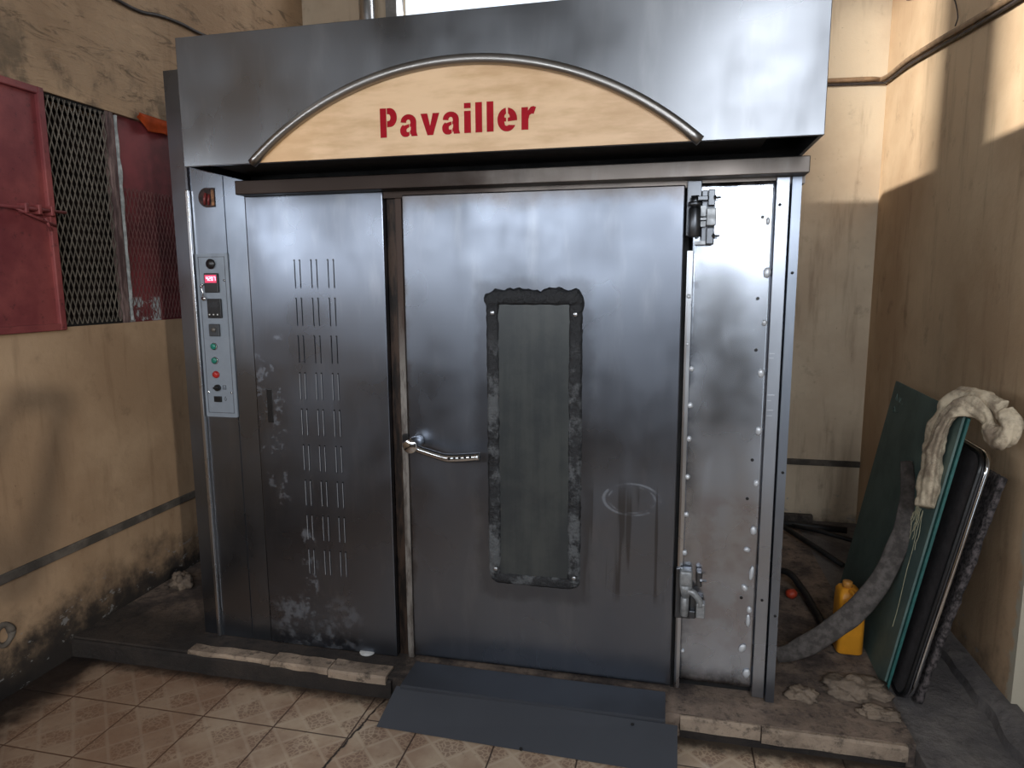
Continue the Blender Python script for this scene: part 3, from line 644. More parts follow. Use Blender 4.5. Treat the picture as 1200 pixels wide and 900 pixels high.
# side cover panel, slightly buckled mirror sheet
bm = bmesh.new(); NX, NZ = 24, 120; V = []
for j in range(NZ + 1):
    r = []
    for i in range(NX + 1):
        x = 0.134 + (0.404 - 0.134) * i / NX; z = 0.142 + (2.012 - 0.142) * j / NZ
        e = min(i / NX, 1 - i / NX) * 2
        y = -0.004 - 0.003 * mnoise.noise(Vector((x * 3, 1, z * 1.3))) - 0.0005 * mnoise.noise(Vector((x * 12, 4, z * 6)))
        r.append(bm.verts.new((x, y, z)))
    V.append(r)
for a, b in zip(V, V[1:]):
    for k in range(NX): bm.faces.new((a[k], a[k + 1], b[k + 1], b[k]))
side = orient('side_cover_panel', bm, m_panel, oven, True)
md = side.modifiers.new('solid', 'SOLIDIFY'); md.thickness = 0.006; md.offset = 0
def rivet(x, z, sx, sz, ang=0, mat=None):
    b = bmesh.new(); bmesh.ops.create_uvsphere(b, u_segments=12, v_segments=8, radius=1)
    for v in b.verts:
        p = v.co * (1 + 0.18 * mnoise.noise(v.co * 1.7 + Vector((x * 50, z * 50, 0)))); p = Vector((p.x * sx, p.y * 0.007, p.z * sz)); p = Matrix.Rotation(ang, 3, 'Y') @ p; v.co = p + Vector((x, -0.010, z))
    return b
m_flake = plain('bent_metal_highlight', (206, 209, 214), 0.38, 0.35, 0.05)  # pale, less metallic colour paints highlights onto the bent bumps
for x, z, sx, sz, an in ((0.383, 1.876, .006, .012, 0), (0.388, 1.701, .011, .017, 0), (0.387, 1.528, .008, .010, 0), (0.384, 1.349, .010, .014, 0), (0.386, 1.140, .010, .014, 0), (0.386, 0.945, .009, .013, 0.2), (0.384, 0.765, .010, .014, 0), (0.364, 0.690, .010, .008, 0), (0.384, 0.600, .007, .026, 0.1), (0.362, 0.540, .009, .012, -0.5), (0.382, 0.455, .008, .012, 0), (0.380, 0.412, .007, .022, 0), (0.364, 0.300, .010, .016, 0.5), (0.383, 0.200, .012, .016, 0.2), (0.127, 1.62, .007, .008, 0), (0.128, 1.45, .006, .007, 0), (0.145, 1.36, .008, .009, 0), (0.144, 1.225, .009, .010, 0), (0.144, 1.10, .008, .010, 0), (0.143, 0.955, .008, .009, 0), (0.143, 0.81, .008, .009, 0), (0.142, 0.66, .008, .009, 0), (0.146, 0.262, .006, .006, 0)):
    orient('rivet', rivet(x, z, sx * 1.15, sz * 1.1, an), m_flake, side, True)
bm = bmesh.new()
for x, z in ((0.365, 1.891), (0.361, 1.612), (0.363, 1.431), (0.368, 1.031), (0.357, 0.885), (0.352, 0.50)): cyl(bm, (x, -0.006, z), (x, -0.010, z), 0.006, n=10)
orient('screw_holes', bm, m_black, side)
# corner posts
bm = bmesh.new(); prism(bm, [(0.404, 0.04), (0.404, -0.010), (0.406, -0.013), (0.446, -0.013), (0.449, -0.008), (0.449, 0.04)], (0, 0, ZB + 0.02), (1, 0, 0), (0, 1, 0), (0, 0, 2.02 - ZB - 0.02)); ip = orient('corner_angle', bm, m_steel2, oven)
bm = bmesh.new(); prism(bm, [(0.453, 0.04), (0.453, -0.004), (0.456, -0.008), (0.486, -0.008), (0.487, 0.002), (0.487, 1.55), (0.480, 1.55), (0.480, 0.04)], (0, 0, ZB + 0.002), (1, 0, 0), (0, 1, 0), (0, 0, 2.02 - ZB)); cpz = orient('corner_post', bm, m_steel, oven)
for x, z in ((0.470, 1.70), (0.474, 0.99), (0.474, 0.44)): orient('screw', cyl(bmesh.new(), (x, -0.007, z), (x, -0.011, z), 0.005, n=10), m_black, cpz, True)
for x, z in ((0.418, 1.93), (0.425, 0.50)): orient('screw', cyl(bmesh.new(), (x, -0.012, z), (x, -0.016, z), 0.005, n=10), m_black, ip, True)
bm = bmesh.new()
for z in (1.418, 1.402, 1.27, 1.25, 1.215, 1.195): box(bm, 0.408, 0.408 + random.uniform(0.012, 0.03), -0.0145, -0.012, z, z + 0.003)
orient('scratches', bm, m_edge, ip)
# hinges
m_hinge = steel('oily_hinge_steel', (96, 98, 102), 0.38, 0.9)
def hinge(z0, up):
    pale = plain('pale_worn_steel' + up, (156, 158, 160), 0.4, 0.4, 0.15, 50)
    if up == 'u':
        bm = bmesh.new(); box(bm, 0.110, 0.160, -0.022, 0.0, 1.83, 2.02, bev=0.003); box(bm, 0.160, 0.205, -0.028, 0.0, 1.80, 1.985, bev=0.003)
        h = orient('hinge', bm, m_hinge, oven)
        bm = bmesh.new(); cyl(bm, (0.137, -0.045, 1.825), (0.137, -0.045, 1.925), 0.021, bev=0.004); cyl(bm, (0.137, -0.045, 1.925), (0.137, -0.045, 1.965), 0.014); cyl(bm, (0.137, -0.045, 1.93), (0.137, -0.045, 1.945), 0.024, bev=0.003)
        orient('hinge_pin', bm, m_hinge, h, True)
        orient('hinge_block', bx(0.176, 0.208, -0.062, -0.02, 1.862, 1.922, bev=0.003), pale, h)
        bm = bmesh.new(); box(bm, 0.156, 0.174, -0.05, -0.02, 1.895, 1.93); box(bm, 0.154, 0.176, -0.052, -0.02, 1.882, 1.890); box(bm, 0.156, 0.174, -0.05, -0.02, 1.860, 1.878); box(bm, 0.140, 0.176, -0.04, -0.02, 1.800, 1.812)
        orient('spacer_plates', bm, pale, h)
        bm = bmesh.new(); box(bm, 0.180, 0.204, -0.05, -0.02, 1.93, 1.985, bev=0.003); box(bm, 0.178, 0.203, -0.048, -0.02, 1.80, 1.857, bev=0.003); box(bm, 0.145, 0.18, -0.055, -0.03, 1.948, 1.963, bev=0.002)
        orient('hinge_bracket', bm, m_hinge, h)
        zs = (1.957, 1.828)
    else:
        bm = bmesh.new(); box(bm, 0.112, 0.17, -0.02, 0.0, 0.40, 0.60, bev=0.003); box(bm, 0.165, 0.215, -0.028, 0.0, 0.41, 0.50, bev=0.003)
        h = orient('hinge', bm, m_hinge, oven)
        bm = bmesh.new(); box(bm, 0.125, 0.172, -0.06, -0.02, 0.545, 0.605, bev=0.008); prism(bm, [(0.135, 0.50), (0.160, 0.50), (0.172, 0.55), (0.125, 0.55)], (0, -0.055, 0), (1, 0, 0), (0, 0, 1), (0, 0.035, 0))
        tube(bm, spline([(0.155, -0.045, 0.525), (0.178, -0.047, 0.518), (0.198, -0.048, 0.492), (0.203, -0.048, 0.47)], 5), 0.013, 10, )
        orient('hinge_arm', bm, pale, h, True)
        orient('hinge_pin', cyl(bmesh.new(), (0.146, -0.045, 0.425), (0.146, -0.045, 0.50), 0.015, bev=0.003), pale, h, True)
        orient('hinge_block', bx(0.188, 0.220, -0.058, -0.02, 0.425, 0.482, bev=0.003), pale, h)
        bm = bmesh.new(); box(bm, 0.186, 0.206, -0.05, -0.01, 0.545, 0.605, bev=0.004); box(bm, 0.162, 0.186, -0.045, -0.02, 0.415, 0.445, bev=0.003); orient('hinge_bracket', bm, m_hinge, h)
        zs = (0.570,)
    for zz in zs:
        bm = bmesh.new(); cyl(bm, (0.195, -0.045, zz), (0.222, -0.045, zz), 0.004, n=10); cyl(bm, (0.198, -0.045, zz), (0.206, -0.045, zz), 0.009, n=6)
        orient('hinge_bolt', bm, m_hinge, h)
hinge(0, 'u'); hinge(0, 'l')

# hood: hollow folded sheet open at the bottom
HY = -0.334; HX0, HX1, HZ0, HZ1 = -1.652, 0.484, 2.090, 2.526
bm = bmesh.new()
box(bm, HX0, HX1, HY, HY + 0.012, HZ0, HZ1, bev=0.002); box(bm, HX0, HX1, HY + 0.004, 0.6, HZ1 - 0.012, HZ1 - 0.001)
box(bm, HX0 + 0.001, HX0 + 0.012, HY + 0.006, 0.10, HZ0 + 0.001, HZ1 - 0.006); box(bm, HX1 - 0.012, HX1 - 0.001, HY + 0.006, 0.10, HZ0 + 0.001, HZ1 - 0.006)
hood = orient('hood', bm, m_hood, oven)
orient('hood_shade_sheet', bx(HX0 + 0.02, HX1 - 0.14, HY + 0.02, 0.05, 2.115, 2.14), m_dark, hood)  # black sheet added as painted shade inside the hollow hood
# arched sign
cxa, cza, RA = -0.617, 1.235, 1.134
def arc(x, r): return cza + math.sqrt(max(r * r - (x - cxa) ** 2, 0))
zb = HZ0 + 0.001; hw = math.sqrt(RA ** 2 - (zb - cza) ** 2)
out = [(cxa - hw, zb)] + [(cxa + hw * math.sin(math.radians(-90 + 180 * k / 60)), arc(cxa + hw * math.sin(math.radians(-90 + 180 * k / 60)), RA)) for k in range(1, 60)] + [(cxa + hw, zb)]
sign = orient('arched_sign', prism(bmesh.new(), out, (0, HY - 0.006, 0), (1, 0, 0), (0, 0, 1), (0, 0.008, 0)), m_arch, oven)
hw2 = 0.752
pts = []
for k in range(61):
    a = math.asin(hw2 / RA) * (-1 + 2 * k / 60); pts.append((cxa + RA * math.sin(a), HY - 0.014, cza + RA * math.cos(a) + 0.004))
orient('arch_tube', tube(bmesh.new(), pts, 0.0165, 20), steel('arch_tube_steel', (150, 146, 142), 0.34, 0.1), oven, True)

# letters: bold sans stencil lettering, outlines in units of x-height 1, extruded from a mesh built of outlines
def circ(cx_, cy_, rx, ry, a0, a1, n=14): return [(cx_ + rx * math.cos(math.radians(a0 + (a1 - a0) * k / n)), cy_ + ry * math.sin(math.radians(a0 + (a1 - a0) * k / n))) for k in range(n + 1)]
LET = {
 'P': (0.98, [[(0, 0), (0.36, 0), (0.36, 1.36), (0, 1.36)],
              [(0.40, 1.36), (0.56, 1.36)] + circ(0.56, 0.92, 0.40, 0.44, 90, -90) + [(0.40, 0.48), (0.40, 0.76), (0.48, 0.76)] + circ(0.48, 0.92, 0.12, 0.16, -90, 90, 8) + [(0.40, 1.08)]]),
 'a': (1.02, [[(0.04, 0.66)] + circ(0.48, 0.66, 0.44, 0.36, 165, 15) + [(0.92, 0.66), (0.92, 0.18), (0.98, 0.0), (0.64, 0.0), (0.61, 0.12), (0.56, 0.07), (0.56, 0.24), (0.60, 0.30), (0.61, 0.44), (0.56, 0.43), (0.56, 0.56), (0.60, 0.60)] + circ(0.47, 0.66, 0.12, 0.12, 10, 170, 8) + [(0.35, 0.63)],
              [(0.52, 0.57), (0.20, 0.50)] + circ(0.28, 0.27, 0.28, 0.29, 110, 270, 12) + [(0.40, -0.02), (0.52, 0.04), (0.52, 0.22), (0.44, 0.19), (0.36, 0.23), (0.36, 0.33), (0.42, 0.38), (0.52, 0.42)]]),
 'v': (1.04, [[(0, 1.0), (0.37, 1.0), (0.52, 0.42), (0.68, 1.0), (1.04, 1.0), (0.68, 0), (0.36, 0)]]),
 'i': (0.46, [[(0.04, 0), (0.40, 0), (0.40, 1.0), (0.04, 1.0)], [(0.04, 1.12), (0.40, 1.12), (0.40, 1.36), (0.04, 1.36)]]),
 'l': (0.46, [[(0.04, 0), (0.40, 0), (0.40, 1.36), (0.04, 1.36)]]),
 'e': (1.08, [circ(0.49, 0.5, 0.49, 0.53, 96, 270, 16) + circ(0.52, 0.5, 0.49, 0.53, 272, 330, 8) + [(0.60, 0.26)] + circ(0.49, 0.36, 0.12, 0.14, -60, -140, 5) + [(0.36, 0.42), (0.46, 0.42), (0.46, 0.58), (0.36, 0.60), (0.38, 0.70), (0.46, 0.78)],
              [(0.56, 1.03)] + circ(0.52, 0.52, 0.52, 0.51, 80, -8, 12) + [(0.55, 0.42), (0.55, 0.58), (0.66, 0.60), (0.64, 0.70), (0.56, 0.78)]]),
 'r': (0.80, [[(0.04, 0), (0.40, 0), (0.40, 0.46)] + [(0.46, 0.64), (0.58, 0.70), (0.68, 0.68), (0.80, 0.98), (0.66, 1.03), (0.52, 1.0), (0.38, 0.84), (0.38, 1.0), (0.04, 1.0)]]),
}
bm = bmesh.new(); widths = [LET[c][0] for c in 'Pavailler']; tot = sum(widths); x0, x1 = -0.891, -0.366; gap = 0.15
sc = (x1 - x0) / (tot + gap * 8 - 0.0); XH = 0.068; x = x0; bz = 2.150
for c in 'Pavailler':
    for o_ in LET[c][1]:
        P2 = [Vector((x + px_ * sc, HY - 0.0072, bz + pz_ * XH)) for px_, pz_ in o_]
        fv = [bm.verts.new(p) for p in P2]; bv = [bm.verts.new(p + Vector((0, 0.002, 0))) for p in P2]
        for tr in tessellate_polygon([P2]): bm.faces.new([fv[i] for i in tr])
        for i in range(len(fv)): bm.faces.new((fv[i], fv[(i + 1) % len(fv)], bv[(i + 1) % len(fv)], bv[i]))
    x += (LET[c][0] + gap) * sc
orient('lettering', bm, m_letter, sign)['label'] = 'dark red stencil lettering'

# ------------------------------------------------------------------ ramp in front of the door
rp = empty('door_ramp', (-0.42, -0.2, 0.0), 'dark steel loading ramp on the ledge in front of the oven door', 'ramp')
bm = bmesh.new(); prism(bm, [(-0.045, 0.0885), (-0.045, 0.104), (-0.215, 0.104), (-0.222, 0.100), (-0.222, 0.0885)], (-0.935, 0, 0), (0, 1, 0), (0, 0, 1), (1.02, 0, 0)); orient('top_plate', bm, m_ramp, rp)
bm = bmesh.new(); q = [(-0.985, -0.345, 0.004), (0.128, -0.370, 0.004), (0.128, -0.228, 0.094), (-0.955, -0.212, 0.094)]
vs = [bm.verts.new(p) for p in q] + [bm.verts.new((p[0], p[1] + 0.004, p[2] - 0.003)) for p in q]
for f in ((0, 1, 2, 3), (7, 6, 5, 4), (0, 4, 5, 1), (1, 5, 6, 2), (2, 6, 7, 3), (3, 7, 4, 0)): bm.faces.new([vs[i] for i in f])
orient('sloping_plate', bm, m_ramp, rp)
bm = bmesh.new(); cyl(bm, (-0.03, -0.243, 0.086), (-0.031, -0.250, 0.090), 0.005, n=8); cyl(bm, (-0.42, -0.354, 0.006), (-0.42, -0.360, 0.012), 0.006, n=8)
orient('bolt', bm, m_dark, rp)

# ------------------------------------------------------------------ things leaning in the right corner
m_gb = NT('dark_green_board'); _n = m_gb.noise(6, 5, 0.6); _x, _y, _z = m_gb.xyz(); _s = m_gb.noise(70, 3, 0.6)
_c = m_gb.mix(m_gb.ramp(_n, 0.35, 0.65), srgb(74, 94, 91), srgb(90, 110, 105)); _c = m_gb.mix(m_gb.math('MULTIPLY', m_gb.ramp(_s, 0.62, 0.7), 0.3), _c, srgb(110, 116, 108))
m_gb = m_gb.out(_c, 0.6, 0)
m_teal = plain('lit_face_board', (44, 98, 94), 0.5, 0, 0.12)
U_ = Vector((0.039, 0.94, 0)).normalized()
def slab(name, b, top, w_, th, mat, rad=0.006):
    b = Vector(b); v = Vector(top) - b; L = v.length; v.normalize(); n = U_.cross(v).normalized()
    if n.x < 0: n = -n
    bm = bmesh.new(); prism(bm, rrect(w_, L, rad, 8), b, U_, v, n * th)
    return orient(name, bm, mat)
GB0 = Vector((0.916, 0.19, 0.074)); GBT = Vector((1.115, 0.19, 1.19))
gb = slab('green_board', GB0, GBT, 0.88, 0.008, m_gb)
tag(gb, 'tall dark green board leaning on the right wall, foremost of the stack', 'board')
sb = slab('lit_face_board', (0.9255, 0.178, 0.074), (1.125, 0.178, 1.178), 0.86, 0.009, m_teal)  # added slab; its teal stands for the green board's lit face
tag(sb, 'added teal board behind the dark green board, coloured as its lit face', 'board')
# faint chalk marks on the green board
bm = bmesh.new(); vv = (GBT - GB0).normalized(); nn_ = Vector((vv.z, 0, -vv.x))
def onb(y, s): return GB0 + vv * s + U_ * (y - 0.19) - nn_ * 0.001
for pl in ([(1.00, 1.05), (0.99, 1.08), (0.97, 1.05)], [(0.95, 1.07), (0.93, 1.05), (0.92, 1.07)], [(0.90, 1.05), (0.88, 1.05)], [(1.0, 1.0), (0.98, 1.02), (0.96, 1.0), (0.98, 0.99), (1.0, 1.0)], [(0.93, 1.0), (0.90, 1.01)], [(0.88, 1.0), (0.85, 1.005)]):
    tube(bm, [onb(*p) for p in pl], 0.002, 5)
orient('chalk_marks', bm, plain('chalk', (104, 120, 112), 0.8), gb)
# folded table with metal rim
ft = empty('folded_table', (1.04, 0.5, 0.078), 'folded table with rounded corners and a silver metal rim, leaning behind the green boards', 'table')
def slabv(b, t, h, z0=0.078):
    v = Vector((t - b, 0, h - z0)); L = v.length; v.normalize(); return v, Vector((v.z, 0, -v.x)), L
v_ = (Vector((1.165, 0.14, 1.045)) - Vector((0.958, 0.11, 0.078))); L_ = v_.length; v_.normalize(); n_ = U_.cross(v_).normalized(); TB = Vector((0.958, 0.11, 0.078))
if n_.x < 0: n_ = -n_
bm = bmesh.new(); prism(bm, rrect(0.84, L_, 0.07, 8), TB, U_, v_, n_ * 0.022); orient('table_top', bm, plain('dark_grey_laminate', (70, 66, 68), 0.6), ft)
bm = bmesh.new(); o2 = rrect(0.84, L_, 0.07, 8); 
P3 = [TB + U_ * s + v_ * t + n_ * 0.030 for s, t in o2]; P3 = [p + Vector((0, 0, 0.012)) for p in P3]; P3.append(P3[0]); tube(bm, P3, 0.009, 10); orient('metal_rim', bm, m_chrome, ft, True)
bm = bmesh.new(); P3 = [TB + Vector((0, -0.002, 0.010)) + U_ * s + v_ * t + n_ * 0.008 for s, t in o2]; P3.append(P3[0]); tube(bm, P3, 0.009, 10); orient('rubber_edge', bm, m_black, ft, True)
# grey fuzzy mat behind
v2 = Vector((1.235, 0.14, 0.99)) - Vector((1.005, 0.10, 0.092)); L2 = v2.length; v2.normalize(); n2 = U_.cross(v2).normalized()
if n2.x < 0: n2 = -n2
bm = bmesh.new(); NU, NV = 30, 34; V = [[], []]
for sd in (0, 1):
    for j in range(NV + 1):
        r = []
        for i in range(NU + 1):
            q = Vector((1.010, 0.10, 0.092)) + U_ * 0.72 * i / NU + v2 * (L2 - 0.02) * (j / NV); ed = (i in (0, NU)) or (j in (0, NV))
            q += n2 * (sd * 0.018) + Vector((mnoise.noise(q * 25), mnoise.noise(q * 25 + Vector((9, 0, 0))) * (1.6 if ed else 1), mnoise.noise(q * 25 + Vector((0, 9, 0))))) * 0.006
            r.append(bm.verts.new(q))
        V[sd].append(r)
for sd in (0, 1):
    for j in range(NV):
        for i in range(NU): bm.faces.new((V[sd][j][i], V[sd][j][i + 1], V[sd][j + 1][i + 1], V[sd][j + 1][i]))
for j in range(NV):
    for i in (0, NU): bm.faces.new((V[0][j][i], V[0][j + 1][i], V[1][j + 1][i], V[1][j][i]))
for i in range(NU):
    for j in (0, NV): bm.faces.new((V[0][j][i], V[0][j][i + 1], V[1][j][i + 1], V[1][j][i]))
tag(orient('felt_mat', bm, plain('grey_felt', (92, 84, 84), 0.95, 0, 0.4, 60, 0.8), None, True), 'dusty grey felt mat against the right wall, rearmost of the leaning stack', 'mat')

# rag draped over the boards
m_rag = NT('dirty_cream_cloth'); _n = m_rag.noise(8, 6, 0.7); _s = m_rag.noise(34, 6, 0.75)
_c = m_rag.mix(m_rag.ramp(_n, 0.38, 0.60), srgb(138, 122, 104), srgb(206, 190, 164)); _c = m_rag.mix(m_rag.math('MULTIPLY', m_rag.ramp(_s, 0.58, 0.68), 0.5), _c, srgb(84, 74, 68)); m_rag.bump(_s, 0.6, 0.006); m_rag = m_rag.out(_c, 0.95, 0)
bm = bmesh.new()
def ragtube(pts, rad, flat=1.0, ph=0):
    sp = spline(pts, 12); n = 40; rings = []
    for i, p in enumerate(sp):
        tn = (sp[min(i + 1, len(sp) - 1)] - sp[max(i - 1, 0)]).normalized(); up = Vector((1, -0.15, 0)); a = (up - tn * up.dot(tn)).normalized(); b = tn.cross(a)
        f = i / (len(sp) - 1) * (len(rad) - 1); k = min(int(f), len(rad) - 2); r = rad[k] * (1 - (f - k)) + rad[k + 1] * (f - k)
        ring = []
        for q in range(n):
            an = 2 * math.pi * q / n; rr = r * (1 + 0.11 * math.sin(an * 3 + ph + i * 0.03) + 0.07 * math.sin(an * 7 + i * 0.05))
            v = p + a * math.cos(an) * rr * flat + b * math.sin(an) * rr
            v += (v - p).normalized() * (0.012 * mnoise.noise(v * 16) + 0.004 * mnoise.noise(v * 45) + 0.0015 * mnoise.noise(v * 150))
            ring.append(bm.verts.new(v))
        rings.append(ring)
    for a, b in zip(rings, rings[1:]):
        for q in range(n): bm.faces.new((a[q], a[(q + 1) % n], b[(q + 1) % n], b[q]))
    bm.faces.new(rings[0][::-1]); bm.faces.new(rings[-1])
ragtube([(1.018, 0.190, 0.835), (1.028, 0.215, 0.890), (1.042, 0.240, 0.965), (1.055, 0.250, 1.050), (1.070, 0.245, 1.130), (1.090, 0.215, 1.195), (1.125, 0.165, 1.222), (1.155, 0.115, 1.200), (1.160, 0.080, 1.160)], [0.044, 0.058, 0.054, 0.046, 0.038, 0.036, 0.036, 0.034, 0.028], 0.6)
ragtube([(1.160, 0.100, 1.165), (1.168, 0.050, 1.135), (1.180, 0.010, 1.150), (1.185, 0.000, 1.190), (1.180, 0.040, 1.225)], [0.030, 0.036, 0.036, 0.036, 0.030], 0.8, 2)
ragtube([(1.055, 0.320, 1.010), (1.078, 0.330, 1.100), (1.105, 0.315, 1.190), (1.135, 0.260, 1.235), (1.165, 0.160, 1.240), (1.180, 0.070, 1.230)], [0.026, 0.038, 0.042, 0.042, 0.040, 0.034], 0.6, 4)
rag = orient('draped_rag', bm, m_rag, None, True); tag(rag, 'dirty cream rag rolled and draped over the top of the leaning boards', 'rag')
bm = bmesh.new()
for k in range(12):
    y = 0.150 + 0.08 * random.random(); l = random.uniform(0.05, 0.16) if k else 0.45; p = [Vector((0.995, y, 0.83))]
    for s in range(6): p.append(p[-1] + Vector((-0.18 * l / 6, random.uniform(-0.012, 0.012), -l / 6)))
    tube(bm, p, 0.0012, 4)
orient('frayed_threads', bm, plain('loose_thread', (150, 146, 120), 0.9), rag)

# bent grey rubber strip
m_strip = plain('dusty_grey_rubber', (92, 85, 81), 0.85, 0, 0.22, 34, 0.5)
bm = bmesh.new(); pts = [(1.050, 0.53, 0.920), (1.040, 0.46, 0.83), (1.012, 0.38, 0.72), (0.970, 0.35, 0.57), (0.900, 0.31, 0.44), (0.800, 0.27, 0.330), (0.680, 0.25, 0.230), (0.590, 0.25, 0.165), (0.530, 0.25, 0.145)]
tube(bm, spline(pts, 8), [0.024, 0.026, 0.031, 0.038, 0.042, 0.044, 0.044, 0.038, 0.03], 18, flat=0.4, up=(0.35, 1, -0.1), jit=0.005, js=14)
tag(orient('rubber_strip', bm, m_strip, None, True), 'long bent grey rubber strip curving from the green board to the oven foot', 'rubber strip')

# yellow jerrycan
m_yel = plain('yellow_plastic', (244, 164, 44), 0.4, 0, 0.08, 12, 0.05)
jc = empty('jerrycan', (0.86, 0.46, 0.09), 'yellow plastic jerrycan standing between the oven and the green board', 'jerrycan')
bm = bmesh.new(); x0, x1, y0, y1 = 0.800, 0.905, 0.40, 0.53
def ring_at(bm, z, cx_, cy_, hx_, hy_, r):
    return [bm.verts.new((cx_ - hx_ + a, cy_ - hy_ + b, z)) for a, b in rrect(2 * hx_, 2 * hy_, r, 5)]
lv = [(0.094, 0.048, 0.056), (0.100, 0.053, 0.062), (0.30, 0.053, 0.062), (0.33, 0.052, 0.061), (0.355, 0.046, 0.054), (0.372, 0.034, 0.040), (0.380, 0.020, 0.024)]
rg = [ring_at(bm, z, 0.852 + (0.0 if z < 0.34 else -0.010 * (z - 0.33) / 0.05), 0.465, hx_, hy_, min(hx_, hy_) * 0.45) for z, hx_, hy_ in lv]
for a, b in zip(rg, rg[1:]):
    n = len(a)
    for k in range(n): bm.faces.new((a[k], a[(k + 1) % n], b[(k + 1) % n], b[k]))
bm.faces.new(rg[0][::-1]); bm.faces.new(rg[-1])
orient('jerrycan_body', bm, m_yel, jc, True)
orient('jerrycan_cap', cyl(bmesh.new(), (0.836, 0.455, 0.378), (0.836, 0.455, 0.405), 0.020, bev=0.003), plain('dull_yellow_cap', (196, 134, 60), 0.5), jc, True)
bm = bmesh.new(); tube(bm, spline([(0.842, 0.425, 0.372), (0.848, 0.402, 0.372), (0.858, 0.392, 0.350), (0.861, 0.390, 0.31), (0.860, 0.400, 0.275)], 6), 0.009, 12); orient('jerrycan_handle', bm, m_yel, jc, True)
bm = bmesh.new(); box(bm, 0.812, 0.848, 0.398, 0.405, 0.270, 0.345, bev=0.004); orient('moulded_grip', bm, m_yel, jc)

# black hose, sticks, cap, scraps
m_hose = plain('black_rubber_hose', (26, 25, 27), 0.6, 0, 0.3)
bm = bmesh.new(); tube(bm, spline([(0.66, 1.10, 0.16), (0.713, 1.044, 0.17), (0.76, 0.95, 0.13), (0.78, 0.80, 0.115), (0.790, 0.66, 0.108), (0.775, 0.52, 0.105), (0.70, 0.43, 0.105), (0.60, 0.345, 0.105)], 8), 0.017, 12, jit=0.003)
tag(orient('black_hose', bm, m_hose, None, True), 'black rubber hose bent on the dirty ledge left of the jerrycan', 'hose')
def stick(name, pts, r, label, mat=m_hose):
    tag(orient(name, tube(bmesh.new(), pts, r, 8, jit=0.003), mat, None, True), label, 'stick')
stick('dark_stick', [(0.80, 1.83, 0.150), (0.95, 1.60, 0.115), (1.05, 1.38, 0.102)], 0.016, 'dark stick running diagonally from the oven towards the green board foot')
stick('dark_stick', [(0.70, 2.0, 0.115), (0.95, 1.98, 0.115), (1.20, 1.93, 0.115)], 0.022, 'dark stick lying along the foot of the back wall')
stick('dark_stick', [(0.86, 1.86, 0.15), (1.02, 1.78, 0.150), (1.18, 1.64, 0.152)], 0.013, 'thinner dark stick lying across the two others by the back wall')
tag(orient('wood_offcut', bx(0.80, 1.02, 1.955 + 0.08, 2.075, 0.089, 0.165, bev=0.008), plain('grey_wood', (84, 76, 70), 0.9, 0, 0.3), None), 'grey block of wood at the foot of the back wall', 'block')
b = bmesh.new(); bmesh.ops.create_icosphere(b, subdivisions=3, radius=1)
for v in b.verts: v.co = Vector((v.co.x * 0.028, v.co.y * 0.028, v.co.z * 0.024)) * (1 + 0.15 * mnoise.noise(v.co * 2)) + Vector((0.705, 0.93, 0.113))
tag(orient('red_cap', b, plain('orange_red_plastic', (190, 66, 40), 0.5), None, True), 'small orange red plastic cap on the ledge beside the oven corner', 'cap')
m_scrap = concrete_mat('dusty_rag_scrap', (96, 84, 74), (134, 118, 102), 0.7)
def lump(name, c, s, seed, label, cat='rag'):
    b = bmesh.new(); bmesh.ops.create_icosphere(b, subdivisions=4, radius=1)
    for v in b.verts:
        d = 0.95 + 0.6 * mnoise.noise(v.co * 1.6 + Vector((seed, 0, 0))) + 0.35 * (1 - 2 * abs(mnoise.noise(v.co * 3.2 + Vector((0, seed, 0)))))
        p = Vector((v.co.x * s[0], v.co.y * s[1], v.co.z * s[2])) * d; p += Vector(c); p.z = max(p.z, 0.089); v.co = p
    tag(orient(name, b, m_scrap, None, True), label, cat)
lump('crumpled_rag', (0.80, 0.13, 0.105), (0.100, 0.060, 0.030), 1.0, 'crumpled dusty rag on the ledge below the green board', )
lump('crumpled_rag', (0.600, 0.06, 0.100), (0.045, 0.035, 0.020), 5.0, 'small crumpled dusty rag nearest the oven corner post')
lump('crumpled_rag', (0.855, 0.00, 0.098), (0.060, 0.035, 0.018), 9.0, 'flat dusty rag near the ledge edge, below the foot of the folded table')
lump('plaster_chunk', (-2.42, 0.40, 0.115), (0.05, 0.045, 0.045), 2.0, 'pale chunk of plaster in the corner between left wall and oven', 'rubble')
# round wall socket hole in left wall
b = bmesh.new(); pts = [(XW + 0.004, -0.475 + 0.035 * math.cos(a), 0.268 + 0.042 * math.sin(a)) for a in [2 * math.pi * k / 20 for k in range(21)]]
tube(b, pts, 0.013, 10, jit=0.010); tag(orient('pipe_stub', b, m_band, None, True), 'chipped grey ring of an old pipe hole low on the left wall', 'pipe')

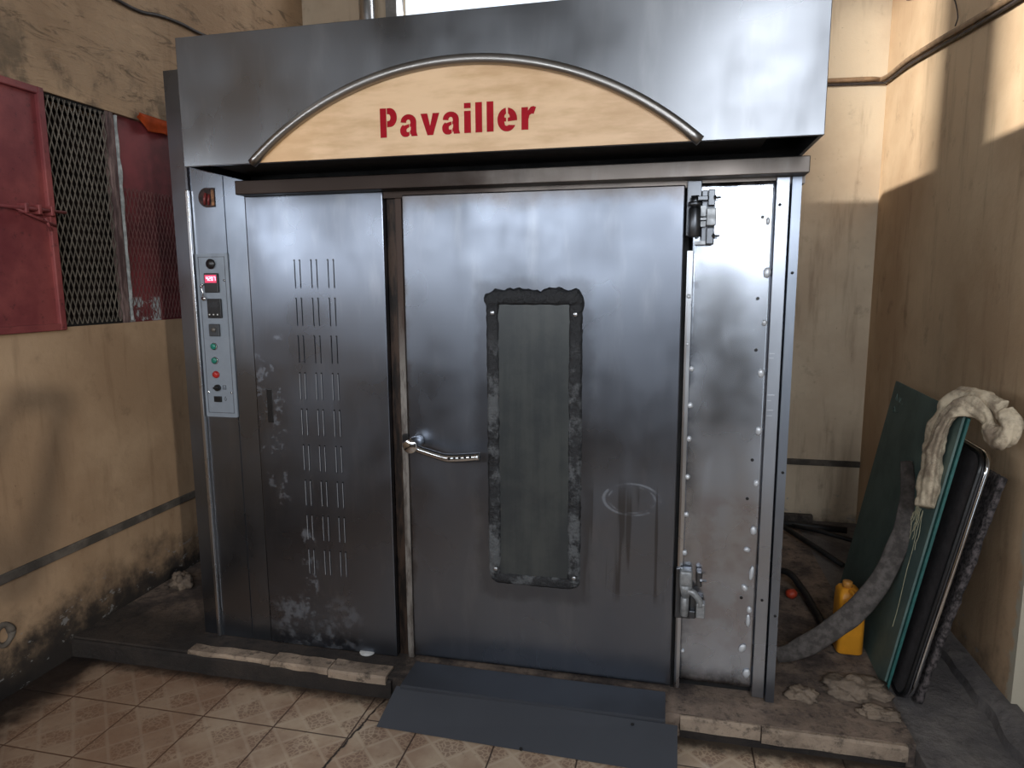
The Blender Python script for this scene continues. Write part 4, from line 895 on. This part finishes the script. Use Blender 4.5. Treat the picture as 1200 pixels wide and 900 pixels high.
# cables
m_cable = plain('dark_cable', (54, 46, 44), 0.6); m_conduit = plain('beige_conduit', (150, 122, 94), 0.6, 0, 0.15)
tag(orient('wall_cable', tube(bmesh.new(), spline([(XW + 0.012, 0.30, 3.02), (XW + 0.012, 0.55, 3.016), (XW + 0.012, 0.70, 3.046), (XW + 0.012, 0.86, 3.064), (XW + 0.012, 1.04, 3.068), (XW + 0.012, 1.4, 3.10), (XW + 0.012, 2.18, 3.12)], 6), 0.009, 8), m_cable, None, True), 'dark cable along the upper left wall above the window', 'cable')
bm = bmesh.new(); pA = [(1.298, 2.18, 2.885), (1.298, 1.75, 2.862), (1.298, 1.32, 2.819), (1.298, 0.93, 2.772), (1.298, 0.50, 2.725), (1.298, 0.14, 2.70)]
tube(bm, spline([(-1.5, 2.18, 2.95), (0.50, 2.18, 2.91), (0.834, 2.18, 2.897), (1.20, 2.18, 2.888), (1.298, 2.17, 2.885)] + pA[1:], 6), 0.014, 10); cd = orient('wall_conduit', bm, m_conduit, None, True)
tag(cd, 'beige conduit running round the back right corner and up the right wall', 'conduit')
bm = bmesh.new(); tube(bm, spline([(-1.5, 2.185, 2.925), (0.50, 2.185, 2.885), (0.9, 2.185, 2.872), (1.25, 2.183, 2.862), (1.303, 2.13, 2.855), (1.303, 1.75, 2.835), (1.303, 1.32, 2.790), (1.303, 0.93, 2.745), (1.303, 0.50, 2.705), (1.303, 0.14, 2.685)], 6), 0.008, 8)
tag(orient('wall_cable', bm, m_cable, None, True), 'thin dark cable clipped below the beige conduit on the right wall', 'cable')
tag(orient('loose_wire', tube(bmesh.new(), spline([(1.312, 1.9, 3.22), (1.312, 1.652, 3.149), (1.312, 1.40, 3.08), (1.312, 1.22, 2.98), (1.312, 1.141, 2.87), (1.312, 1.16, 2.83)], 6), 0.003, 6), m_cable, None, True), 'thin loose wire twisted onto the conduit high on the right wall', 'wire')

# every small piece becomes a part of its own
def split(o, name):
    me = o.data; bm = bmesh.new(); bm.from_mesh(me); bm.verts.ensure_lookup_table(); seen = set(); mats = list(me.materials); par = o.parent; off = wloc(o)
    for v in list(bm.verts):
        if v in seen: continue
        st = [v]; comp = []; seen.add(v)
        while st:
            q = st.pop(); comp.append(q)
            for e in q.link_edges:
                w2 = e.other_vert(q)
                if w2 not in seen: seen.add(w2); st.append(w2)
        b2 = bmesh.new(); mp_ = {q: b2.verts.new(q.co + off) for q in comp}
        for f in {f for q in comp for f in q.link_faces}: b2.faces.new([mp_[q] for q in f.verts])
        orient(name, b2, mats, par, me.polygons[0].use_smooth)
    bm.free(); bpy.data.objects.remove(o)
for o in [o for o in list(COL.objects) if o.parent]:
    k = o.name.split('.')[0]
    nm = {'hinge_bracket': 'hinge_bracket_piece', 'panel_symbols': 'panel_symbol', 'screw_holes': 'screw_hole', 'scratches': 'scratch', 'spacer_plates': 'spacer_plate', 'controller_keys': 'controller_key', 'lever_holes': 'lever_hole', 'loose_wires': 'loose_wire_end', 'chalk_marks': 'chalk_mark', 'hinge_bolt': 'hinge_bolt_piece', 'bolt': 'bolt_head', 'slot_glints': None}.get(k)
    if nm: split(o, nm)

# ------------------------------------------------------------------ the photographer, standing behind the camera

ph = tag(orient('mobile_phone', bx(0.05 - 0.08, 0.05 + 0.08, -2.592, -2.582, 1.625, 1.705, bev=0.004), m_black), 'black phone held up in both hands in front of the oven', 'phone')
def skin(name, verts, edges, mat, parent=None, sub=2):
    me = bpy.data.meshes.new(name); me.from_pydata([v[:3] for v in verts], edges, []); o = bpy.data.objects.new(name, me); COL.objects.link(o)
    sk = o.modifiers.new('skin', 'SKIN'); sk.use_smooth_shade = True
    for i, v in enumerate(verts):
        r = v[3]; r2 = v[4] if len(v) > 4 else r
        me.skin_vertices[0].data[i].radius = (r, r2)
    me.skin_vertices[0].data[0].use_root = True
    o.modifiers.new('sub', 'SUBSURF').levels = sub; o.modifiers['sub'].render_levels = sub
    dg = bpy.context.evaluated_depsgraph_get(); m2 = bpy.data.meshes.new_from_object(o.evaluated_get(dg)); bpy.data.objects.remove(o)
    m2.materials.clear(); return link(name, m2, mat, parent, True)
m_skin = plain('skin_tone', (120, 84, 62), 0.6, 0, 0.04); m_cloth = plain('dark_shirt', (44, 46, 56), 0.85, 0, 0.1); m_trou = plain('dark_trousers', (36, 36, 42), 0.9, 0, 0.1)
pc, py = 0.05, -3.02
pn = empty('person', (pc, py, 0), 'person in a dark shirt and trousers holding a phone up, facing the oven', 'person')
V = [(pc, py, 0.98, .15, .11), (pc, py, 1.15, .13, .10), (pc, py, 1.33, .16, .12), (pc, py, 1.44, .13, .09), (pc, py + .01, 1.51, .052), (pc, py + .02, 1.60, .065), (pc, py + .02, 1.69, .078, .088), (pc, py + .02, 1.75, .06, .07)]
E_ = [(0, 1), (1, 2), (2, 3), (3, 4), (4, 5), (5, 6), (6, 7)]
for s_ in (-1, 1):
    n = len(V)
    V += [(pc + s_ * .17, py, 1.43, .055), (pc + s_ * .21, py + .10, 1.18, .042), (pc + s_ * .13, py + .30, 1.42, .034), (pc + s_ * .095, py + .37, 1.56, .024), (pc + s_ * .09, py + .395, 1.61, .024, .014), (pc + s_ * .088, py + .405, 1.645, .022, .012)]
    E_ += [(3, n)] + [(n + i, n + i + 1) for i in range(5)]
    n = len(V)
    V += [(pc + s_ * .10, py, .88, .09), (pc + s_ * .11, py + .01, .50, .058), (pc + s_ * .12, py - .02, .09, .038), (pc + s_ * .13, py + .12, .035, .035)]
    E_ += [(0, n)] + [(n + i, n + i + 1) for i in range(3)]
body = skin('body', V, E_, m_skin, pn)
V = [(pc, py, 0.95, .17, .125), (pc, py, 1.15, .15, .115), (pc, py, 1.33, .18, .135), (pc, py, 1.43, .14, .10), (pc, py, 1.47, .075)]
E_ = [(0, 1), (1, 2), (2, 3), (3, 4)]
for s_ in (-1, 1):
    n = len(V); V += [(pc + s_ * .17, py, 1.43, .07), (pc + s_ * .212, py + .10, 1.175, .056), (pc + s_ * .14, py + .28, 1.39, .046)]; E_ += [(3, n), (n, n + 1), (n + 1, n + 2)]
skin('shirt', V, E_, m_cloth, pn)
V = [(pc, py, 0.97, .165, .12)]; E_ = []
for s_ in (-1, 1):
    n = len(V); V += [(pc + s_ * .10, py, .86, .105), (pc + s_ * .11, py + .01, .50, .075), (pc + s_ * .12, py - .01, .10, .062)]; E_ += [(0, n), (n, n + 1), (n + 1, n + 2)]
skin('trousers', V, E_, m_trou, pn)
V = [(pc, py - .02, 1.72, .088, .098), (pc, py - .01, 1.77, .07, .08)]
skin('hair', V, [(0, 1)], plain('dark_hair', (24, 20, 18), 0.7), pn)
for s_ in (-1, 1):
    for k in range(4):
        z0 = 1.625 + .019 * k; l = (.9, 1.0, 1.05, .85)[3 - k]
        f = [(pc + s_ * .088, py + .405, z0), (pc + s_ * .095, py + .430, z0 + .002), (pc + s_ * .090, py + .448, z0 + .003), (pc + s_ * (.085 - .022 * l), py + .452, z0 + .003)]
        orient('finger', tube(bmesh.new(), spline(f, 4), [.0085, .0085, .008, .0065], 10), m_skin, body, True)
    f = [(pc + s_ * .088, py + .400, 1.63), (pc + s_ * .075, py + .415, 1.65), (pc + s_ * .055, py + .420, 1.667)]
    orient('thumb', tube(bmesh.new(), spline(f, 4), [.011, .010, .008], 10), m_skin, body, True)
for s_ in (-1, 1): orient('shoe', bx(pc + s_ * .125 - .05, pc + s_ * .125 + .05, py - .09, py + .20, 0.0, 0.085, bev=0.03), m_black, pn, True)
